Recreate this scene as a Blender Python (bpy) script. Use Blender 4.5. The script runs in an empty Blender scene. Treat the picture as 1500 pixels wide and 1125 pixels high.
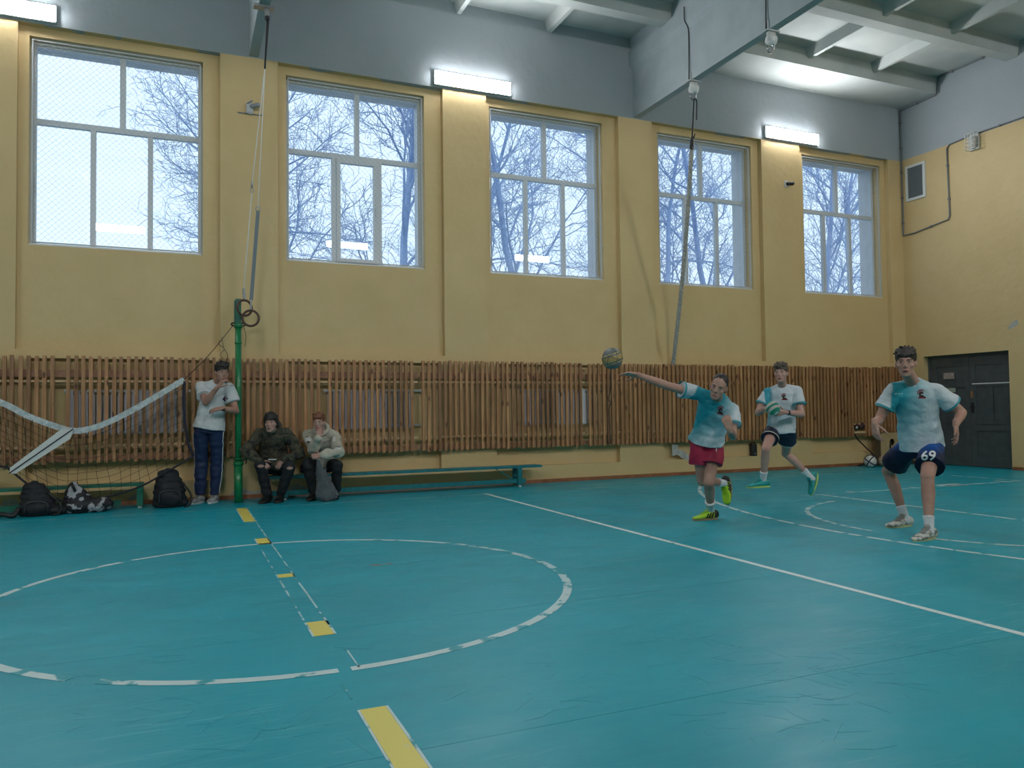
import bpy, bmesh, math, random
from math import pi, sin, cos, radians
from mathutils import Vector, Matrix, noise
from mathutils.bvhtree import BVHTree
random.seed(7)
SC = bpy.context.scene
COL = SC.collection
V = Vector

# ------------------------------------------------------------------ camera, sky, lamps, exposure
F_PX, YAW, PITCH, ROLL, CAM = 1134.93, 0.406, 0.0328, -0.0123, V((0, 0, 1.15))
FW = V((sin(YAW)*cos(PITCH), cos(YAW)*cos(PITCH), sin(PITCH)))
_r = V((cos(YAW), -sin(YAW), 0)); _u = _r.cross(FW)
RT = cos(ROLL)*_r + sin(ROLL)*_u
UP = -sin(ROLL)*_r + cos(ROLL)*_u
cam_d = bpy.data.cameras.new('camera'); cam = bpy.data.objects.new('camera', cam_d); COL.objects.link(cam)
cam_d.sensor_width = 36; cam_d.lens = F_PX/1500*36; cam_d.clip_start = .05; cam_d.clip_end = 300
m = Matrix((RT, UP, -FW)).transposed().to_4x4(); m.translation = CAM
cam.matrix_world = m
SC.camera = cam
SC.view_settings.view_transform = 'Standard'; SC.view_settings.look = 'None'
SC.view_settings.exposure = 0.16; SC.view_settings.gamma = 1; SC.view_settings.use_curve_mapping = False
LAMP_POWER = 180.0          # radiance of the lamp diffusers
SKY_POWER = 1.32
w = bpy.data.worlds.new('overcast_sky'); SC.world = w; w.use_nodes = True
bg = w.node_tree.nodes['Background']
bg.inputs[0].default_value = (.74, .885, 1.0, 1); bg.inputs[1].default_value = SKY_POWER
SC.cycles.max_bounces = 8; SC.cycles.diffuse_bounces = 5; SC.cycles.transparent_max_bounces = 12
SC.cycles.sample_clamp_indirect = 6.0
SC.cycles.caustics_reflective = False; SC.cycles.caustics_refractive = False

def at(px, py, d):
    "point at camera depth d seen at photo position px,py"
    return CAM + (RT*((px-750)/F_PX) + UP*(-(py-562.5)/F_PX) + FW)*d
def ony(px, py, Y):
    r = at(px, py, 1)-CAM
    return CAM + r*(Y/r.y)
def onx(px, py, X):
    r = at(px, py, 1)-CAM
    return CAM + r*(X/r.x)
def fl(px, py, z=0.0):
    r = at(px, py, 1)-CAM
    return CAM + r*((z-CAM.z)/r.z)
def pix(p):
    q = V(p)-CAM; z = q.dot(FW)
    return 750+F_PX*q.dot(RT)/z, 562.5-F_PX*q.dot(UP)/z

# ------------------------------------------------------------------ materials
def M(name, col, rough=.6, col2=None, nscale=6, lo=.35, hi=.65, bump=0, bscale=40, metal=0, stretch=(1,1,1), spec=.5, detail=4, rand=0, emit=None, coat=0):
    m = bpy.data.materials.new(name); m.use_nodes = True
    nt = m.node_tree; N = nt.nodes; L = nt.links; b = N['Principled BSDF']
    b.inputs['Base Color'].default_value = (*col, 1); b.inputs['Roughness'].default_value = rough
    b.inputs['Metallic'].default_value = metal; b.inputs['Specular IOR Level'].default_value = spec
    b.inputs['Coat Weight'].default_value = coat
    tc = N.new('ShaderNodeTexCoord'); mp = N.new('ShaderNodeMapping'); mp.inputs['Scale'].default_value = stretch
    L.new(tc.outputs['Object'], mp.inputs[0])
    out = None
    if col2:
        n = N.new('ShaderNodeTexNoise'); n.inputs['Scale'].default_value = nscale; n.inputs['Detail'].default_value = detail
        L.new(mp.outputs[0], n.inputs['Vector'])
        r = N.new('ShaderNodeMapRange'); r.inputs[1].default_value = lo; r.inputs[2].default_value = hi
        L.new(n.outputs[0], r.inputs[0])
        mx = N.new('ShaderNodeMix'); mx.data_type = 'RGBA'; mx.inputs[6].default_value = (*col, 1); mx.inputs[7].default_value = (*col2, 1)
        L.new(r.outputs[0], mx.inputs[0]); out = mx.outputs[2]
    if rand:
        oi = N.new('ShaderNodeObjectInfo'); r2 = N.new('ShaderNodeMapRange'); r2.inputs[3].default_value = 1-rand; r2.inputs[4].default_value = 1+rand
        L.new(oi.outputs['Random'], r2.inputs[0])
        vm = N.new('ShaderNodeVectorMath'); vm.operation = 'SCALE'
        if out: L.new(out, vm.inputs[0])
        else: vm.inputs[0].default_value = col
        L.new(r2.outputs[0], vm.inputs['Scale']); out = vm.outputs[0]
    if out: L.new(out, b.inputs['Base Color'])
    if bump:
        n = N.new('ShaderNodeTexNoise'); n.inputs['Scale'].default_value = bscale; n.inputs['Detail'].default_value = 5
        L.new(mp.outputs[0], n.inputs['Vector'])
        bp = N.new('ShaderNodeBump'); bp.inputs['Strength'].default_value = bump; bp.inputs['Distance'].default_value = .01
        L.new(n.outputs[0], bp.inputs['Height']); L.new(bp.outputs[0], b.inputs['Normal'])
    if emit:
        b.inputs['Emission Color'].default_value = (*emit[:3], 1); b.inputs['Emission Strength'].default_value = emit[3]
    return m

def wall_mat(name, yellow, yellow2, white, white2, zsplit=6.0):
    m = bpy.data.materials.new(name); m.use_nodes = True
    nt = m.node_tree; N = nt.nodes; L = nt.links; b = N['Principled BSDF']; b.inputs['Roughness'].default_value = .55
    b.inputs['Specular IOR Level'].default_value = .3
    tc = N.new('ShaderNodeTexCoord'); sp = N.new('ShaderNodeSeparateXYZ'); L.new(tc.outputs['Object'], sp.inputs[0])
    nw = N.new('ShaderNodeTexNoise'); nw.inputs['Scale'].default_value = 1.2; L.new(tc.outputs['Object'], nw.inputs['Vector'])
    ad = N.new('ShaderNodeMath'); ad.operation = 'MULTIPLY_ADD'; L.new(nw.outputs[0], ad.inputs[0]); ad.inputs[1].default_value = .03; L.new(sp.outputs[2], ad.inputs[2])
    gt = N.new('ShaderNodeMath'); gt.operation = 'GREATER_THAN'; gt.inputs[1].default_value = zsplit+.015; L.new(ad.outputs[0], gt.inputs[0])
    def nm(c1, c2, sc, lo, hi):
        n = N.new('ShaderNodeTexNoise'); n.inputs['Scale'].default_value = sc; n.inputs['Detail'].default_value = 6; n.inputs['Roughness'].default_value = .65
        L.new(tc.outputs['Object'], n.inputs['Vector'])
        r = N.new('ShaderNodeMapRange'); r.inputs[1].default_value = lo; r.inputs[2].default_value = hi; L.new(n.outputs[0], r.inputs[0])
        x = N.new('ShaderNodeMix'); x.data_type = 'RGBA'; x.inputs[6].default_value = (*c1, 1); x.inputs[7].default_value = (*c2, 1); L.new(r.outputs[0], x.inputs[0]); return x.outputs[2]
    a = nm(yellow, yellow2, .9, .3, .7); c = nm(white, white2, .8, .35, .7)
    mx = N.new('ShaderNodeMix'); mx.data_type = 'RGBA'; L.new(gt.outputs[0], mx.inputs[0]); L.new(a, mx.inputs[6]); L.new(c, mx.inputs[7])
    L.new(mx.outputs[2], b.inputs['Base Color'])
    n = N.new('ShaderNodeTexNoise'); n.inputs['Scale'].default_value = 9; n.inputs['Detail'].default_value = 8; L.new(tc.outputs['Object'], n.inputs['Vector'])
    bp = N.new('ShaderNodeBump'); bp.inputs['Strength'].default_value = .35; bp.inputs['Distance'].default_value = .02
    L.new(n.outputs[0], bp.inputs['Height']); L.new(bp.outputs[0], b.inputs['Normal'])
    return m

MW = wall_mat('wall_paint', (.68, .51, .27), (.61, .445, .22), (.40, .43, .46), (.35, .39, .42))
MCEIL = M('ceiling_whitewash', (.50, .52, .50), .8, (.42, .45, .44), 1.5, bump=.2, bscale=12)
MBEAM = M('beam_whitewash', (.42, .47, .50), .7, (.36, .41, .44), 2.5, bump=.2, bscale=10)
def wood_mat():
    m = bpy.data.materials.new('slat_pine'); m.use_nodes = True
    nt = m.node_tree; N = nt.nodes; L = nt.links; b = N['Principled BSDF']; b.inputs['Roughness'].default_value = .42
    tc = N.new('ShaderNodeTexCoord'); oi = N.new('ShaderNodeObjectInfo')
    ad = N.new('ShaderNodeVectorMath'); ad.operation = 'ADD'; L.new(tc.outputs['Object'], ad.inputs[0])
    sc = N.new('ShaderNodeVectorMath'); sc.operation = 'SCALE'; sc.inputs[0].default_value = (13, 7, 29); L.new(oi.outputs['Random'], sc.inputs['Scale']); L.new(sc.outputs[0], ad.inputs[1])
    mp = N.new('ShaderNodeMapping'); mp.inputs['Scale'].default_value = (24, 24, 1.6); L.new(ad.outputs[0], mp.inputs[0])
    n = N.new('ShaderNodeTexNoise'); n.inputs['Scale'].default_value = 1.5; n.inputs['Detail'].default_value = 6; n.inputs['Distortion'].default_value = .6; L.new(mp.outputs[0], n.inputs['Vector'])
    cr = N.new('ShaderNodeValToRGB'); e = cr.color_ramp.elements
    e[0].position = .3; e[0].color = (.25, .108, .044, 1); e[1].position = .72; e[1].color = (.52, .275, .128, 1)
    L.new(n.outputs[0], cr.inputs[0])
    # knots
    mp2 = N.new('ShaderNodeMapping'); mp2.inputs['Scale'].default_value = (9, 9, 4.5); L.new(ad.outputs[0], mp2.inputs[0])
    vo = N.new('ShaderNodeTexVoronoi'); vo.inputs['Scale'].default_value = 1.0; L.new(mp2.outputs[0], vo.inputs['Vector'])
    lt = N.new('ShaderNodeMapRange'); lt.inputs[1].default_value = .10; lt.inputs[2].default_value = .19; lt.inputs[3].default_value = 1; lt.inputs[4].default_value = 0; L.new(vo.outputs['Distance'], lt.inputs[0])
    mx = N.new('ShaderNodeMix'); mx.data_type = 'RGBA'; L.new(lt.outputs[0], mx.inputs[0]); L.new(cr.outputs[0], mx.inputs[6]); mx.inputs[7].default_value = (.09, .028, .010, 1)
    r2 = N.new('ShaderNodeMapRange'); r2.inputs[3].default_value = .72; r2.inputs[4].default_value = 1.22; L.new(oi.outputs['Random'], r2.inputs[0])
    vm = N.new('ShaderNodeVectorMath'); vm.operation = 'SCALE'; L.new(mx.outputs[2], vm.inputs[0]); L.new(r2.outputs[0], vm.inputs['Scale'])
    L.new(vm.outputs[0], b.inputs['Base Color'])
    return m
MSLAT = wood_mat()
MRAIL = M('rail_wood', (.34, .16, .09), .5, (.24, .10, .05), 10)
MPALE = M('pale_batten', (.66, .44, .24), .5)

def floor_mat():
    m = bpy.data.materials.new('teal_sports_floor'); m.use_nodes = True
    nt = m.node_tree; N = nt.nodes; L = nt.links; b = N['Principled BSDF']
    tc = N.new('ShaderNodeTexCoord')
    def noi(scale, stretch, rot=0, det=5, dist=0):
        mp = N.new('ShaderNodeMapping'); mp.inputs['Scale'].default_value = stretch; mp.inputs['Rotation'].default_value = (0, 0, rot)
        L.new(tc.outputs['Object'], mp.inputs[0])
        n = N.new('ShaderNodeTexNoise'); n.inputs['Scale'].default_value = scale; n.inputs['Detail'].default_value = det; n.inputs['Distortion'].default_value = dist
        L.new(mp.outputs[0], n.inputs['Vector']); return n.outputs[0]
    def rng(s, a, c, lo=0., hi=1.):
        r = N.new('ShaderNodeMapRange'); r.inputs[1].default_value = a; r.inputs[2].default_value = c; r.inputs[3].default_value = lo; r.inputs[4].default_value = hi
        L.new(s, r.inputs[0]); return r.outputs[0]
    def mix(f, a, c):
        x = N.new('ShaderNodeMix'); x.data_type = 'RGBA'; L.new(f, x.inputs[0])
        for s, i in ((a, 6), (c, 7)):
            if isinstance(s, tuple): x.inputs[i].default_value = (*s, 1)
            else: L.new(s, x.inputs[i])
        return x.outputs[2]
    def mul(a, c):
        x = N.new('ShaderNodeMath'); x.operation = 'MULTIPLY'; L.new(a, x.inputs[0])
        if isinstance(c, float): x.inputs[1].default_value = c
        else: L.new(c, x.inputs[1])
        return x.outputs[0]
    base = mix(rng(noi(.8, (1, 1, 1)), .35, .65), (.003, .29, .385), (.004, .345, .455))
    base = mix(rng(noi(6, (1, 3, 1)), .4, .8, 0, .35), base, (.012, .37, .43))
    # scuffs: thin light streaks in several directions
    area = rng(noi(.55, (1, 1, 1), det=2), .42, .62)
    for i, (rot, sc) in enumerate(((.2, 2.2), (1.1, 2.6), (-.5, 1.9), (2.0, 3.0))):
        s = rng(noi(sc, (1.2, 14, 1), rot, 3, .8), .63, .72)
        s = mul(mul(s, area), .34)
        base = mix(s, base, (.20, .58, .64))
    L.new(base, b.inputs['Base Color'])
    ro = rng(noi(2.5, (1, 2, 1)), .3, .7, .33, .47); L.new(ro, b.inputs['Roughness'])
    b.inputs['Specular IOR Level'].default_value = .32
    n = noi(3.0, (1, 2.5, 1), .3, 3)
    bp = N.new('ShaderNodeBump'); bp.inputs['Strength'].default_value = .12; bp.inputs['Distance'].default_value = .03
    L.new(n, bp.inputs['Height']); L.new(bp.outputs[0], b.inputs['Normal'])
    return m
MFLOOR = floor_mat()
def paint_mat(name, c, wear, c2=(.004, .30, .37)):
    return M(name, c, .45, c2, 7, wear, wear+.05, detail=8, stretch=(1, 1, 1))
MPAINTB = paint_mat('bright_court_paint', (.66, .76, .77), .62)
MPAINT = paint_mat('white_court_paint', (.52, .66, .68), .56)
MPAINTW = paint_mat('worn_court_paint', (.42, .60, .64), .49)
MPAINTT = paint_mat('faded_thin_paint', (.26, .46, .42), .48)
MYEL = paint_mat('yellow_court_tape', (.72, .62, .13), .66, (.6, .62, .5))
MWHITEM = M('white_pvc', (.62, .66, .70), .35)
MGUARD = M('grey_painted_steel', (.50, .51, .52), .5)
MMESH = M('galvanised_wire', (.42, .44, .48), .5, metal=.3)
MGREEN = M('green_enamel', (.012, .23, .075), .28, (.010, .17, .06), 12, coat=.3)
MDGREEN = M('dark_green_paint', (.01, .13, .09), .4, (.012, .17, .11), 12)
MTEAL = M('teal_bench_paint', (.012, .21, .25), .35, (.008, .15, .18), 15)
MBLACK = M('black_rubber', (.012, .012, .014), .5)
MCORD = M('net_cord', (.035, .02, .018), .8)
MSTEEL = M('steel', (.35, .35, .36), .35, metal=.9)
MWHITE = M('white_paint', (.68, .69, .68), .5)
MRAD = M('radiator_enamel', (.66, .66, .76), .4)
MBASE = M('baseboard_brown', (.34, .135, .06), .5, (.24, .09, .04), 12)
def glass_mat():
    m = bpy.data.materials.new('window_glass'); m.use_nodes = True
    nt = m.node_tree; N = nt.nodes; L = nt.links; N.remove(N['Principled BSDF'])
    t = N.new('ShaderNodeBsdfTransparent'); t.inputs[0].default_value = (.93, .97, 1, 1)
    g = N.new('ShaderNodeBsdfGlossy'); g.inputs['Roughness'].default_value = .0; g.inputs[0].default_value = (1, 1, 1, 1)
    ge = N.new('ShaderNodeNewGeometry'); dt = N.new('ShaderNodeVectorMath'); dt.operation = 'DOT_PRODUCT'
    L.new(ge.outputs['Normal'], dt.inputs[0]); L.new(ge.outputs['Incoming'], dt.inputs[1])
    def mt(op, a_, b_=None):
        q = N.new('ShaderNodeMath'); q.operation = op
        for i_, v_ in enumerate((a_, b_)):
            if v_ is None: continue
            if isinstance(v_, float): q.inputs[i_].default_value = v_
            else: L.new(v_, q.inputs[i_])
        return q.outputs[0]
    c5 = mt('POWER', mt('SUBTRACT', 1.0, mt('ABSOLUTE', dt.outputs['Value'])), 5.0)
    f = mt('ADD', mt('MULTIPLY', c5, .90), .045)
    x = N.new('ShaderNodeMixShader'); L.new(f, x.inputs[0]); L.new(t.outputs[0], x.inputs[1]); L.new(g.outputs[0], x.inputs[2])
    L.new(x.outputs[0], N['Material Output'].inputs[0]); return m
MGLASS = glass_mat()
MLAMPW = M('lamp_diffuser_window_side', (.9, .9, .9), .5, emit=(.97, 1.0, 1.02, LAMP_POWER*.54))
MLAMP = M('lamp_diffuser', (.9, .9, .9), .5, emit=(.97, 1.0, 1.02, LAMP_POWER))

# ------------------------------------------------------------------ object helpers
ORG = {}
def link(name, me, parent=None):
    o = bpy.data.objects.new(name, me); COL.objects.link(o)
    if parent is not None: o.parent = parent
    return o
def tag(o, label=None, cat=None, group=None, kind=None):
    if label: o['label'] = label
    if cat: o['category'] = cat
    if group: o['group'] = group
    if kind: o['kind'] = kind
    return o
def thing(name, label, cat, loc=(0, 0, 0), group=None):
    o = link(name, None); o.location = loc; ORG[o.name] = V(loc); o.empty_display_size = .1
    return tag(o, label, cat, group)
def finish(name, me, mat, parent=None, smooth=False, base=None):
    "link a mesh whose vertices are in world space; shift them to the parent's (or its own) origin"
    mats = mat if isinstance(mat, (list, tuple)) else [mat]
    for k in mats: me.materials.append(k)
    if smooth:
        me.polygons.foreach_set('use_smooth', [True]*len(me.polygons))
    o = link(name, me, parent)
    org = V((0, 0, 0))
    if parent is not None: org = ORG.get(parent.name, V((0, 0, 0)))
    elif base is not None: org = V(base); o.location = org
    if org.length > 0: me.transform(Matrix.Translation(-org))
    ORG[o.name] = org
    me.update()
    return o

class G:
    "a mesh gatherer"
    def __init__(s): s.v = []; s.f = []; s.mi = []
    def add(s, vs, fs, mi=0):
        n = len(s.v); s.v += [tuple(p) for p in vs]; s.f += [tuple(i+n for i in f) for f in fs]; s.mi += [mi]*len(fs)
    def box(s, a, b, mi=0, M_=None):
        x0, y0, z0 = a; x1, y1, z1 = b
        vs = [V(p) for p in ((x0,y0,z0),(x1,y0,z0),(x1,y1,z0),(x0,y1,z0),(x0,y0,z1),(x1,y0,z1),(x1,y1,z1),(x0,y1,z1))]
        if M_ is not None: vs = [M_ @ p for p in vs]
        s.add(vs, [(0,3,2,1),(4,5,6,7),(0,1,5,4),(1,2,6,5),(2,3,7,6),(3,0,4,7)], mi); return s
    def bar(s, a, b, w, h, up=(0, 0, 1), mi=0):
        "box-section bar from a to b, w wide, h high"
        a = V(a); b = V(b); d = (b-a).normalized(); u = V(up); x = d.cross(u)
        if x.length < 1e-4: x = d.cross(V((1, 0, 0)))
        x.normalize(); y = x.cross(d)
        vs = [p + x*sx*w/2 + y*sy*h/2 for p in (a, b) for sx, sy in ((-1,-1),(1,-1),(1,1),(-1,1))]
        s.add(vs, [(3,2,1,0),(4,5,6,7),(0,1,5,4),(1,2,6,5),(2,3,7,6),(3,0,4,7)], mi); return s
    def loft(s, rings, n=20, mi=0, cap=True, ex=2.0):
        "rings: (centre, x-axis vec, y-axis vec)"
        vs = []
        for c, ax, ay in rings:
            for k in range(n):
                t = 2*pi*k/n; cx, sx = cos(t), sin(t)
                if ex != 2.0:
                    cx = math.copysign(abs(cx)**(2/ex), cx); sx = math.copysign(abs(sx)**(2/ex), sx)
                vs.append(c + ax*cx + ay*sx)
        fs = []
        for i in range(len(rings)-1):
            for k in range(n):
                k2 = (k+1) % n
                fs.append((i*n+k, i*n+k2, (i+1)*n+k2, (i+1)*n+k))
        if cap:
            fs.append(tuple(range(n-1, -1, -1))); m_ = (len(rings)-1)*n; fs.append(tuple(m_+k for k in range(n)))
        s.add(vs, fs, mi); return s
    def cap(s, a, b, ra, rb=None, flat=False, n=14, side=None, el=1.0, flat0=None, flat1=None):
        "tapered capsule; el scales the section along the third axis"
        a = V(a); b = V(b); rb = ra if rb is None else rb
        d = b-a; L_ = d.length
        if L_ < 1e-6: d = V((0, 0, 1)); L_ = 1e-6
        else: d = d/L_
        q = V(side) if side is not None else (V((1, 0, 0)) if abs(d.x) < .8 else V((0, 1, 0)))
        x = (q - d*q.dot(d)).normalized(); y = d.cross(x)
        f0 = flat if flat0 is None else flat0; f1 = flat if flat1 is None else flat1
        R = []
        if not f0:
            for t in (80, 55, 28): R.append((a - d*ra*sin(radians(t)), ra*cos(radians(t))))
        R.append((a, ra)); R.append((b, rb))
        if not f1:
            for t in (28, 55, 80): R.append((b + d*rb*sin(radians(t)), rb*cos(radians(t))))
        return s.loft([(c, x*r, y*r*el) for c, r in R], n)
    def tube(s, pts, r, n=8, mi=0, closed=False):
        pts = [V(p) for p in pts]; k = len(pts); rings = []; px = None
        rr = r if isinstance(r, (list, tuple)) else [r]*k
        for i, p in enumerate(pts):
            d = (pts[min(i+1, k-1)] - pts[max(i-1, 0)])
            if closed: d = pts[(i+1) % k]-pts[(i-1) % k]
            d = d.normalized() if d.length > 1e-9 else V((0, 0, 1))
            q = px if px is not None else (V((1, 0, 0)) if abs(d.x) < .8 else V((0, 1, 0)))
            x = (q-d*q.dot(d)); x = x.normalized() if x.length > 1e-6 else d.orthogonal().normalized()
            px = x; rings.append((p, x*rr[i], d.cross(x)*rr[i]))
        if closed: rings.append(rings[0]); return s.loft(rings, n, mi, cap=False)
        return s.loft(rings, n, mi)
    def ball(s, c, r, R=None, n=16, m_=10, mi=0):
        r = V((r, r, r)) if not hasattr(r, '__len__') else V(r); c = V(c)
        R = R or Matrix.Identity(3)
        vs = [c + R @ V((0, 0, -r.z))]
        for i in range(1, m_):
            t = -pi/2 + pi*i/m_
            for k in range(n):
                a = 2*pi*k/n; vs.append(c + R @ V((r.x*cos(t)*cos(a), r.y*cos(t)*sin(a), r.z*sin(t))))
        vs.append(c + R @ V((0, 0, r.z))); fs = []
        for k in range(n):
            fs.append((0, 1+(k+1) % n, 1+k)); fs.append((len(vs)-1, 1+(m_-2)*n+k, 1+(m_-2)*n+(k+1) % n))
        for i in range(m_-2):
            for k in range(n):
                a = 1+i*n+k; b = 1+i*n+(k+1) % n; fs.append((a, b, b+n, a+n))
        s.add(vs, fs, mi); return s
    def prism(s, poly, ext, mi=0):
        "poly: list of 3d points (planar), ext: extrusion vector"
        poly = [V(p) for p in poly]; e = V(ext); n = len(poly)
        vs = poly + [p+e for p in poly]
        fs = [tuple(range(n-1, -1, -1)), tuple(range(n, 2*n))]
        fs += [(i, (i+1) % n, n+(i+1) % n, n+i) for i in range(n)]
        s.add(vs, fs, mi); return s
    def mesh(s, name='m'):
        me = bpy.data.meshes.new(name); me.from_pydata(s.v, [], s.f)
        if any(s.mi): me.polygons.foreach_set('material_index', s.mi)
        me.update(); me.validate(); return me
    def obj(s, name, mat, parent=None, smooth=False, base=None, bevel=0):
        me = s.mesh(name)
        if bevel or True:
            bm = bmesh.new(); bm.from_mesh(me)
            if bevel: bmesh.ops.bevel(bm, geom=bm.edges[:], offset=bevel, segments=2, affect='EDGES', clamp_overlap=True)
            bmesh.ops.recalc_face_normals(bm, faces=bm.faces); bm.to_mesh(me); bm.free()
        return finish(name, me, mat, parent, smooth, base)
    def remeshed(s, voxel=.006, smooth=3, factor=.5, disp=None):
        me = s.mesh('tmp')
        bm = bmesh.new(); bm.from_mesh(me); bmesh.ops.recalc_face_normals(bm, faces=bm.faces); bm.to_mesh(me); bm.free()
        o = bpy.data.objects.new('tmp', me); COL.objects.link(o)
        r = o.modifiers.new('r', 'REMESH'); r.mode = 'VOXEL'; r.voxel_size = voxel; r.adaptivity = 0
        if smooth:
            k = o.modifiers.new('s', 'SMOOTH'); k.factor = factor; k.iterations = smooth
        dg = bpy.context.evaluated_depsgraph_get()
        e = bpy.data.meshes.new_from_object(o.evaluated_get(dg), depsgraph=dg)
        bpy.data.objects.remove(o); bpy.data.meshes.remove(me)
        if disp:
            nr = [v.normal.copy() for v in e.vertices]
            for v, q in zip(e.vertices, nr): v.co = v.co + q*disp(v.co)
            e.update()
        return e

def bezier(a, b, c, d, n=12):
    a, b, c, d = map(V, (a, b, c, d)); o = []
    for i in range(n+1):
        t = i/n; o.append(a*(1-t)**3 + b*3*t*(1-t)**2 + c*3*t*t*(1-t) + d*t**3)
    return o
def polyline(pts, n=4):
    "smooth (Catmull-Rom) through points"
    P = [V(p) for p in pts]; P = [P[0]*2-P[1]] + P + [P[-1]*2-P[-2]]; o = []
    for i in range(1, len(P)-2):
        for k in range(n):
            t = k/n
            o.append(.5*((2*P[i]) + (P[i+1]-P[i-1])*t + (2*P[i-1]-5*P[i]+4*P[i+1]-P[i+2])*t*t + (3*P[i]-P[i-1]-3*P[i+1]+P[i+2])*t**3))
    o.append(P[-2]); return o
# ------------------------------------------------------------------ the room
D, W, XL, YS = 10.98, 13.22, -12.0, -0.62
ZC = 7.36                                    # ceiling panel level
WIN = [(-1.72, .287), (1.37, 3.376), (4.43, 6.44), (7.53, 9.54), (10.75, 12.754)]
BAY = [(-1.83, .50), (1.25, 3.64), (4.34, 6.70), (7.36, 9.70), (10.60, 12.87)]
WIN += [(a-6.18, b-6.18) for a, b in WIN[:2]] + [(-10.9, -8.9)]
BAY += [(a-6.18, b-6.18) for a, b in BAY[:2]] + [(-11.0, -8.6)]
order = sorted(range(8), key=lambda i: BAY[i][0])
ZS, ZT = 3.26, 5.88
REC, YF, YO = .10, 11.26, 11.62              # recess depth, window frame plane, outer face
bd = lambda name, g, mat=MW, parent=None, smooth=False: tag(g.obj(name, mat, parent, smooth), kind='structure')

g = G()                                      # window wall with niches and window openings
x = XL
for i in order:
    a, b = BAY[i]
    g.box((x, D, 0), (a, D+REC, 6.0))        # pilaster
    lo, hi = a+.12, b-.07
    g.box((a, D, 0), (b, D+REC, .27)); g.box((a, D, 1.85), (b, D+REC, 1.96))
    g.box((a, D, .27), (lo, D+REC, 1.85)); g.box((hi, D, .27), (b, D+REC, 1.85))
    x = b
g.box((x, D, 0), (W, D+REC, 6.0))
g.box((XL, D, 6.0), (W, D+REC, 7.6))
x = XL
YM = YF+.05
def layer(g, ya, yb):
    g.box((XL, ya, 0), (W+.4, yb, ZS)); g.box((XL, ya, ZT), (W+.4, yb, 7.6)); x = XL
    for i in order:
        a, b = WIN[i]; g.box((x, ya, ZS), (a, yb, ZT)); x = b
    g.box((x, ya, ZS), (W+.4, yb, ZT))
layer(g, D+REC, YM)
wb = bd('wall_back', g)
g = G(); layer(g, YM, YO); g.obj('outer_brickwork', M('pale_render', (.62, .64, .68), .8, (.55, .57, .60), 5), wb)

# right wall with door opening
DY0, DY1, DZ = 8.925, 10.60, 2.07
g = G(); g.box((W, YS-.3, 0), (W+.4, DY0, 7.6)); g.box((W, DY1, 0), (W+.4, D+REC, 7.6)); g.box((W, DY0, DZ), (W+.4, DY1, 7.6)); g.box((W+.25, DY0, 0), (W+.4, DY1, DZ))
bd('wall_right', g)
g = G(); g.box((XL-.3, YS-.3, 0), (XL, YO, 7.6)); bd('wall_left', g)
g = G(); g.box((XL, YS-.3, 0), (W, YS, 7.6)); bd('wall_front', g)
# floor: sub floor and linoleum strips laid along the hall
g = G(); g.box((XL-.3, YS-.3, -.2), (W+.5, YO, -.012)); fo = bd('floor', g, MFLOOR)
y0 = YS; k = 0
for y1 in (.99, 2.58, 4.17, 5.76, 7.35, 8.94, 10.53, D+.02):
    g = G(); xe = W + (.26 if y1 > 8.95 else 0)
    g.box((XL, y0+.0012, -.012), (W, y1-.0012, 0)); g.obj('linoleum_strip', MFLOOR, fo)
    y0 = y1
g = G(); g.box((W, DY0, -.012), (W+.25, DY1, 0)); g.obj('door_threshold', MFLOOR, fo)

# ceiling: recessed panels, ribs, cross ribs; deep beams across the hall
g = G(); g.box((XL-.3, YS-.3, ZC), (W+.4, YO, 7.6)); ce = bd('ceiling', g, MCEIL)
BX = [0.93, 7.055, -5.25, -11.4]
def rib(g, a, b, w, top, bot, axis):
    "rib with sloping sides"
    a = V(a); b = V(b); s = V((0, 1, 0)) if axis == 'x' else V((1, 0, 0))
    P = [a + s*(-w/2) + V((0, 0, bot)), a + s*(w/2) + V((0, 0, bot)), a + s*(w/2+.05) + V((0, 0, top)), a + s*(-w/2-.05) + V((0, 0, top))]
    g.prism(P, b-a)
edges = [(-11.4, -5.25), (-5.25, .93), (.93, 7.10), (7.10, W)]
for bi, (xa, xb) in enumerate(edges):
    right = bi in (3, 1)
    if right: ys = [8.70, 7.25, 5.75, 4.25, 2.75, 1.25]
    else: ys = [9.93, 8.45, 6.95, 5.45, 3.95, 2.45, .95]
    if right:
        gg = G(); gg.box((xa+.1, 10.14, 7.05), (xb, D+.01, ZC+.02)); gg.obj('edge_slab', MCEIL, ce)
    for yy in ys:
        gg = G(); rib(gg, (xa+.1, yy, 0), (xb, yy, 0), .20, ZC, 7.10, 'x'); gg.obj('main_rib', MCEIL, ce)
    top = 10.14 if right else D
    for j, yy in enumerate(ys+[YS]):
        for xr in ([xa+1.45, xa+2.98, xa+4.52] if not right else [xa+1.45, xa+2.97, xa+4.50]):
            gg = G(); rib(gg, (xr, yy+.12, 0), (xr, top-(.12 if j else -.01), 0), .07, ZC, 7.19, 'y'); gg.obj('cross_rib', MCEIL, ce)
        top = yy
for i, xb in enumerate(BX):
    g = G(); z0 = 6.02
    g.box((xb-.062, YS, z0), (xb+.062, D+.02, 6.86))
    P = [V((xb-.062, YS, 6.80)), V((xb+.062, YS, 6.80)), V((xb+.13, YS, 6.90)), V((xb+.13, YS, 7.12)), V((xb-.13, YS, 7.12)), V((xb-.13, YS, 6.90))]
    g.prism(P, V((0, D+.02-YS, 0)))
    g.box((xb-.09, YS, 7.10), (xb+.09, D+.02, ZC))
    tag(g.obj('ceiling_beam', MBEAM), kind='structure')

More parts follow.
